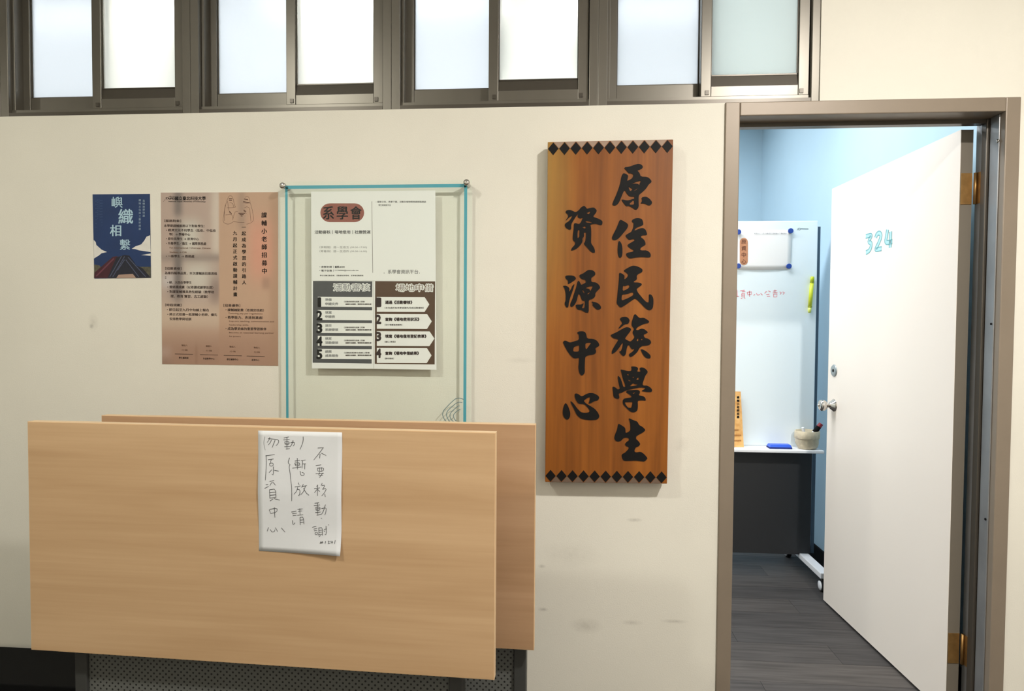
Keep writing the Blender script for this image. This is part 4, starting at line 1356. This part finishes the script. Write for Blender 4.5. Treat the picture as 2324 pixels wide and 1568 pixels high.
# notice on the whiteboard with four magnets
nb = empty('notice', WP.at(1735, 612, .002))
tag(nb, 'white paper notice with an orange brown vertical badge held by magnets on the whiteboard', 'notice')
vs = []
for j in range(9):
    for i in range(13):
        u_, v_ = i / 12, j / 8
        x = 1668 + u_ * (1797 - 1668) - v_ * 3
        y_ = 522 + v_ * (612.5 - 522) + (v_ - .5) * 4 * abs(u_ - .45) * (-1.2 if v_ > .5 else 0)
        lift = .0015 + .010 * (v_ * (1 - v_)) * u_ * u_ + .004 * math.sin(u_ * 3.1) * v_ * v_
        vs.append(WP.at(x, y_, lift))
fs = [(j * 13 + i, (j + 1) * 13 + i, (j + 1) * 13 + i + 1, j * 13 + i + 1) for j in range(8) for i in range(12)]
ns = MB().add(vs, fs).build('sheet', M_PAPER, nb, smooth=True)
sm_ = ns.modifiers.new('thick', 'SOLIDIFY')
sm_.thickness = .0004
sm_.offset = -1
MB().flat([[WP.at(x, y_, .0045) for (x, y_) in pill(1678.5, 540, 1696.5, 601.5, True)]], nY).build('badge', mat('orange_brown_print', (196, 136, 98), .6, noise=.15, nscale=60.), nb)
bt = MB()
text_col(bt, WP, '原資中心', 1687.5, 541, 601, 11.5, .005, .012)
bt.build('badge_text', mat('brown_print_text', (92, 46, 30), .6), nb)
ht_ = MB()
text_line(ht_, WP, '原資中心 公告 活動資訊 請掃描以下連結加入', 1711, 1786, 530, 3.2, .0045, .02, 0)
tag(ht_.build('printed_text', mat('grey_print', (140, 138, 142), .6), nb), 'thin row of grey print', kind='stuff')
M_MAG = mat('blue_magnet_plastic', (28, 66, 150), .35)
mw = ['by the upper left corner', 'by the upper right corner', 'by the lower left corner', 'by the lower right corner']
for k, (px, py) in enumerate(((1675, 527), (1793, 524.5), (1674.5, 604), (1789, 604.5))):
    c = WP.at(px, py)
    mg = empty('magnet', c)
    tag(mg, 'round blue magnet ' + mw[k] + ' of the whiteboard notice', 'magnet', 'blue magnets on the whiteboard notice')
    MB().lathe([(.0125, .005), (.0140, .007), (.0140, .013), (.0125, .0150), (.0001, .0152)], c, nY, 22).build('cap', M_MAG, mg, smooth=False)
    MB().lathe([(.0110, .0022), (.0110, .0052)], c, nY, 16).build('magnet_core', M_DARKGREY, mg)

# yellow green highlighter stuck to the board
c0, c1 = WP.at(1842, 628), WP.at(1835, 710)
ax = c1 - c0
L = ax.length
hl = empty('highlighter', c1 + nY * .008)
tag(hl, 'translucent yellow green marker pen standing upright on the whiteboard face', 'marker pen')
off = nY * .0115
MB().lathe([(.0080, .0), (.0098, .006), (.0100, L * .16)], c0 + off, ax, 16).build('cap', mat('lime_plastic', (196, 208, 40), .35), hl, smooth=True)
MB().lathe([(.0100, L * .17), (.0102, L * .5), (.0100, L * .83)], c0 + off, ax, 16).build('barrel', mat('lime_plastic_body', (206, 214, 52), .35), hl, smooth=True)
MB().lathe([(.0092, L * .84), (.0086, L * .95), (.0060, L)], c0 + off, ax, 16).build('tail', mat('pale_lime_plastic', (216, 224, 110), .35), hl, smooth=True)
for t in (.165, .835):
    MB().lathe([(.0106, L * t - .003), (.0106, L * t + .003)], c0 + off, ax, 16).build('ring', mat('olive_plastic', (150, 160, 30), .4), hl)

# things on the tray
YT = YW - .06
er0, er1 = P(1746, 1010, YT - .02), P(1797, 1010, YT - .02)
er = empty('board_eraser', ((er0.x + er1.x) / 2, YT, ztr))
tag(er, 'flat blue board eraser lying on the whiteboard tray', 'eraser')
MB().box(er0.x, er1.x, YT - .028, YT + .028, ztr + .0008, ztr + .008).build('felt', mat('dark_blue_felt', (20, 36, 110), .9), er)
MB().hexa([(er0.x, YT - .028, ztr + .008), (er1.x, YT - .028, ztr + .008), (er1.x, YT + .028, ztr + .008), (er0.x, YT + .028, ztr + .008),
           (er0.x + .006, YT - .020, ztr + .022), (er1.x - .006, YT - .020, ztr + .022), (er1.x - .006, YT + .020, ztr + .022), (er0.x + .006, YT + .020, ztr + .022)]).build('grip', mat('bright_blue_plastic', (44, 92, 214), .35), er, bevel=.002)

# fabric pot
pc = P(1831, 1012, YT)
pot = empty('fabric_basket', (pc.x, YT, ztr))
tag(pot, 'small cream crumpled fabric basket holding markers at the right end of the whiteboard tray', 'basket')
M_FAB = mat('cream_crumpled_fabric', (214, 200, 172), .9, noise=.18, nscale=60., bump=.5, bscale=90.)
R0 = (P(1857, 1000, YT).x - P(1803, 1000, YT).x) / 2


def crumple(prof, seg, seed, amp):
    rnd = random.Random(seed)
    ph = [rnd.uniform(0, 6.28) for _ in range(6)]
    mb = MB()
    for (r, h) in prof:
        for k in range(seg):
            t = 2 * math.pi * k / seg
            rr = r * (1 + amp * (math.sin(3 * t + ph[0] + h * 60) * .5 + math.sin(5 * t + ph[1] - h * 90) * .35 + math.sin(9 * t + ph[2] + h * 140) * .2))
            mb.v.append(V((pc.x + rr * math.cos(t), YT + rr * math.sin(t) * .85, ztr + h)))
    for i in range(len(prof) - 1):
        for k in range(seg):
            k2 = (k + 1) % seg
            mb.f.append((i * seg + k, i * seg + k2, (i + 1) * seg + k2, (i + 1) * seg + k))
    return mb


H0 = .098
bm_ = crumple([(.0001, .001), (R0 * .70, .001), (R0 * .84, .012), (R0 * .95, .03), (R0 * .95, .06), (R0 * .93, H0 - .006), (R0 * .88, H0 - .006), (R0 * .88, .06), (R0 * .78, .014), (.0001, .012)], 36, 3, .06)
bm_.build('body', M_FAB, pot, smooth=True)
crumple([(R0 * 1.02, H0 * .58), (R0 * 1.04, H0 * .62), (R0 * 1.02, H0 * .98), (R0 * .98, H0 * 1.0), (R0 * .92, H0 * .98), (R0 * .92, H0 * .75)], 36, 5, .035).build('folded_rim', M_FAB, pot, smooth=True)

# markers in the pot


def marker(p0, p1, r, mats, label):
    d = V(p1) - V(p0)
    L = d.length
    m_ = empty('marker_pen', V(p0))
    tag(m_, label, 'marker pen')
    MB().lathe([(r, 0), (r, L * .6)], p0, d, 16).build('barrel', mats[0], m_, smooth=False)
    MB().lathe([(r * 1.12, L * .6), (r * 1.12, L * .86)], p0, d, 16).build('cap', mats[1], m_)
    MB().lathe([(r * 1.12, L * .86), (r * 1.0, L), (r * .6, L * 1.0)], p0, d, 16).build('cap_end', mats[2], m_)


M_RED = mat('dark_red_plastic', (132, 22, 36), .4)
e1 = P(1862, 965, YT - .01)
marker(V((pc.x - .015, YT - .005, ztr + .02)), e1 + V((0.004, 0, .008)), .0115, (M_WHITEPL, M_BLACK, M_RED), 'white marker pen with black and red cap leaning out of the fabric basket')
marker(V((pc.x + .005, YT + .02, ztr + .02)), V((pc.x - .018, YT + .012, ztr + .112)), .007, (M_WHITEPL, M_WHITEPL, M_WHITEPL), 'pale marker pen upright inside the fabric basket')

# leaflet standing on the tray at the left
FP = wall_plane(YW - .05)
fl = empty('leaflet', (FP.at(1675, 1012).x, YW - .05, ztr))
tag(fl, 'orange yellow leaflet with a column of black print standing on the tray beside the doorway', 'leaflet')
xa_, xb_ = FP.at(1640, 950).x, FP.at(1688, 950).x
zt2 = FP.at(1675, 890).z
MB().hexa([(xa_, YW - .060, ztr + .0008), (xb_, YW - .060, ztr + .0008), (xb_, YW - .0585, ztr + .0008), (xa_, YW - .0585, ztr + .0008), (xa_, YW - .012, zt2), (xb_ - .008, YW - .012, zt2), (xb_ - .008, YW - .0105, zt2), (xa_, YW - .0105, zt2)]).build('sheet', mat('orange_kraft_print', (236, 190, 122), .6, noise=.25, nscale=22., col2=(206, 146, 74)), fl)
fm = MB()
fpl = Plane((0, YW - .060, ztr), (0, -(zt2 - ztr), .048))
text_col(fm, fpl, '課輔小老師招募', 1675, 898, 950, 6.0, .0012, .04)
tag(fm.build('printed_text', M_INK, fl), 'black vertical title', kind='stuff')
fm = MB()
for yy in (976, 988, 1000):
    text_line(fm, fpl, '服務說明', 1666, 1676 if yy == 976 else 1682, yy, 4, .0012, .03, 0)
tag(fm.build('printed_text', mat('ochre_print', (170, 112, 50), .6), fl), 'ochre small print', kind='stuff')

# ------------------------------------------------------------------ lamps
def area(name, loc, size, power, col, shape='DISK', size_y=None, parent=None):
    l = bpy.data.lights.new(name, 'AREA')
    l.shape = shape
    l.size = size
    if size_y:
        l.size_y = size_y
    l.energy = power
    l.color = col
    o = bpy.data.objects.new(name, l)
    COL.objects.link(o)
    o.location = loc
    return o


M_DIFF = emis('lit_lamp_diffuser', (1.0, .95, .86), 6.0)
hw_ = ['nearest the doorway', 'above the acrylic notice holder', 'at the far left of the corridor']
for k, (x, y_, p, c) in enumerate(HALL_LAMPS):
    lm = empty('ceiling_lamp', (x, y_, CEIL_Z))
    tag(lm, 'round white corridor ceiling lamp ' + hw_[k], 'ceiling lamp', 'round corridor lamps')
    MB().lathe([(.075, 0), (.115, -.004), (.115, -.020), (.095, -.034), (.088, -.034), (.088, -.022)], (x, y_, CEIL_Z - .0005), UZ, 32).build('housing', M_WHITEPL, lm)
    MB().lathe([(.086, -.024), (.086, -.030), (.0001, -.032)], (x, y_, CEIL_Z), UZ, 32).build('diffuser', M_DIFF, lm)
    area('hall_light', (x, y_, CEIL_Z - .045), .17, p, c)
M_PANEL = emis('lit_ceiling_panel', (.94, .97, 1.0), 4.0)
rw_ = ['in the front row, nearest the open door', 'in the front row, behind the window band middle', 'in the front row, behind the left windows', 'in the back row, nearest the blue side wall', 'in the back row, away from the side wall']
for k, (x, y_, p) in enumerate(ROOM_LAMPS):
    lm = empty('ceiling_panel_light', (x, y_, CEIL_Z))
    tag(lm, 'rectangular white ceiling light inside the room ' + rw_[k], 'ceiling light', 'room ceiling lights')
    f_ = MB()
    for (a, c, d, e) in ((-.60, .60, -.15, -.13), (-.60, .60, .13, .15), (-.60, -.58, -.13, .13), (.58, .60, -.13, .13)):
        f_.box(x + a, x + c, y_ + d, y_ + e, CEIL_Z - .05, CEIL_Z)
    f_.build('frame', M_WHITEPL, lm)
    MB().box(x - .58, x + .58, y_ - .13, y_ + .13, CEIL_Z - .042, CEIL_Z - .036).build('diffuser', M_PANEL, lm)
    area('room_light', (x, y_, CEIL_Z - .055), 1.12, p, (.93, .97, 1.0), 'RECTANGLE', .24)
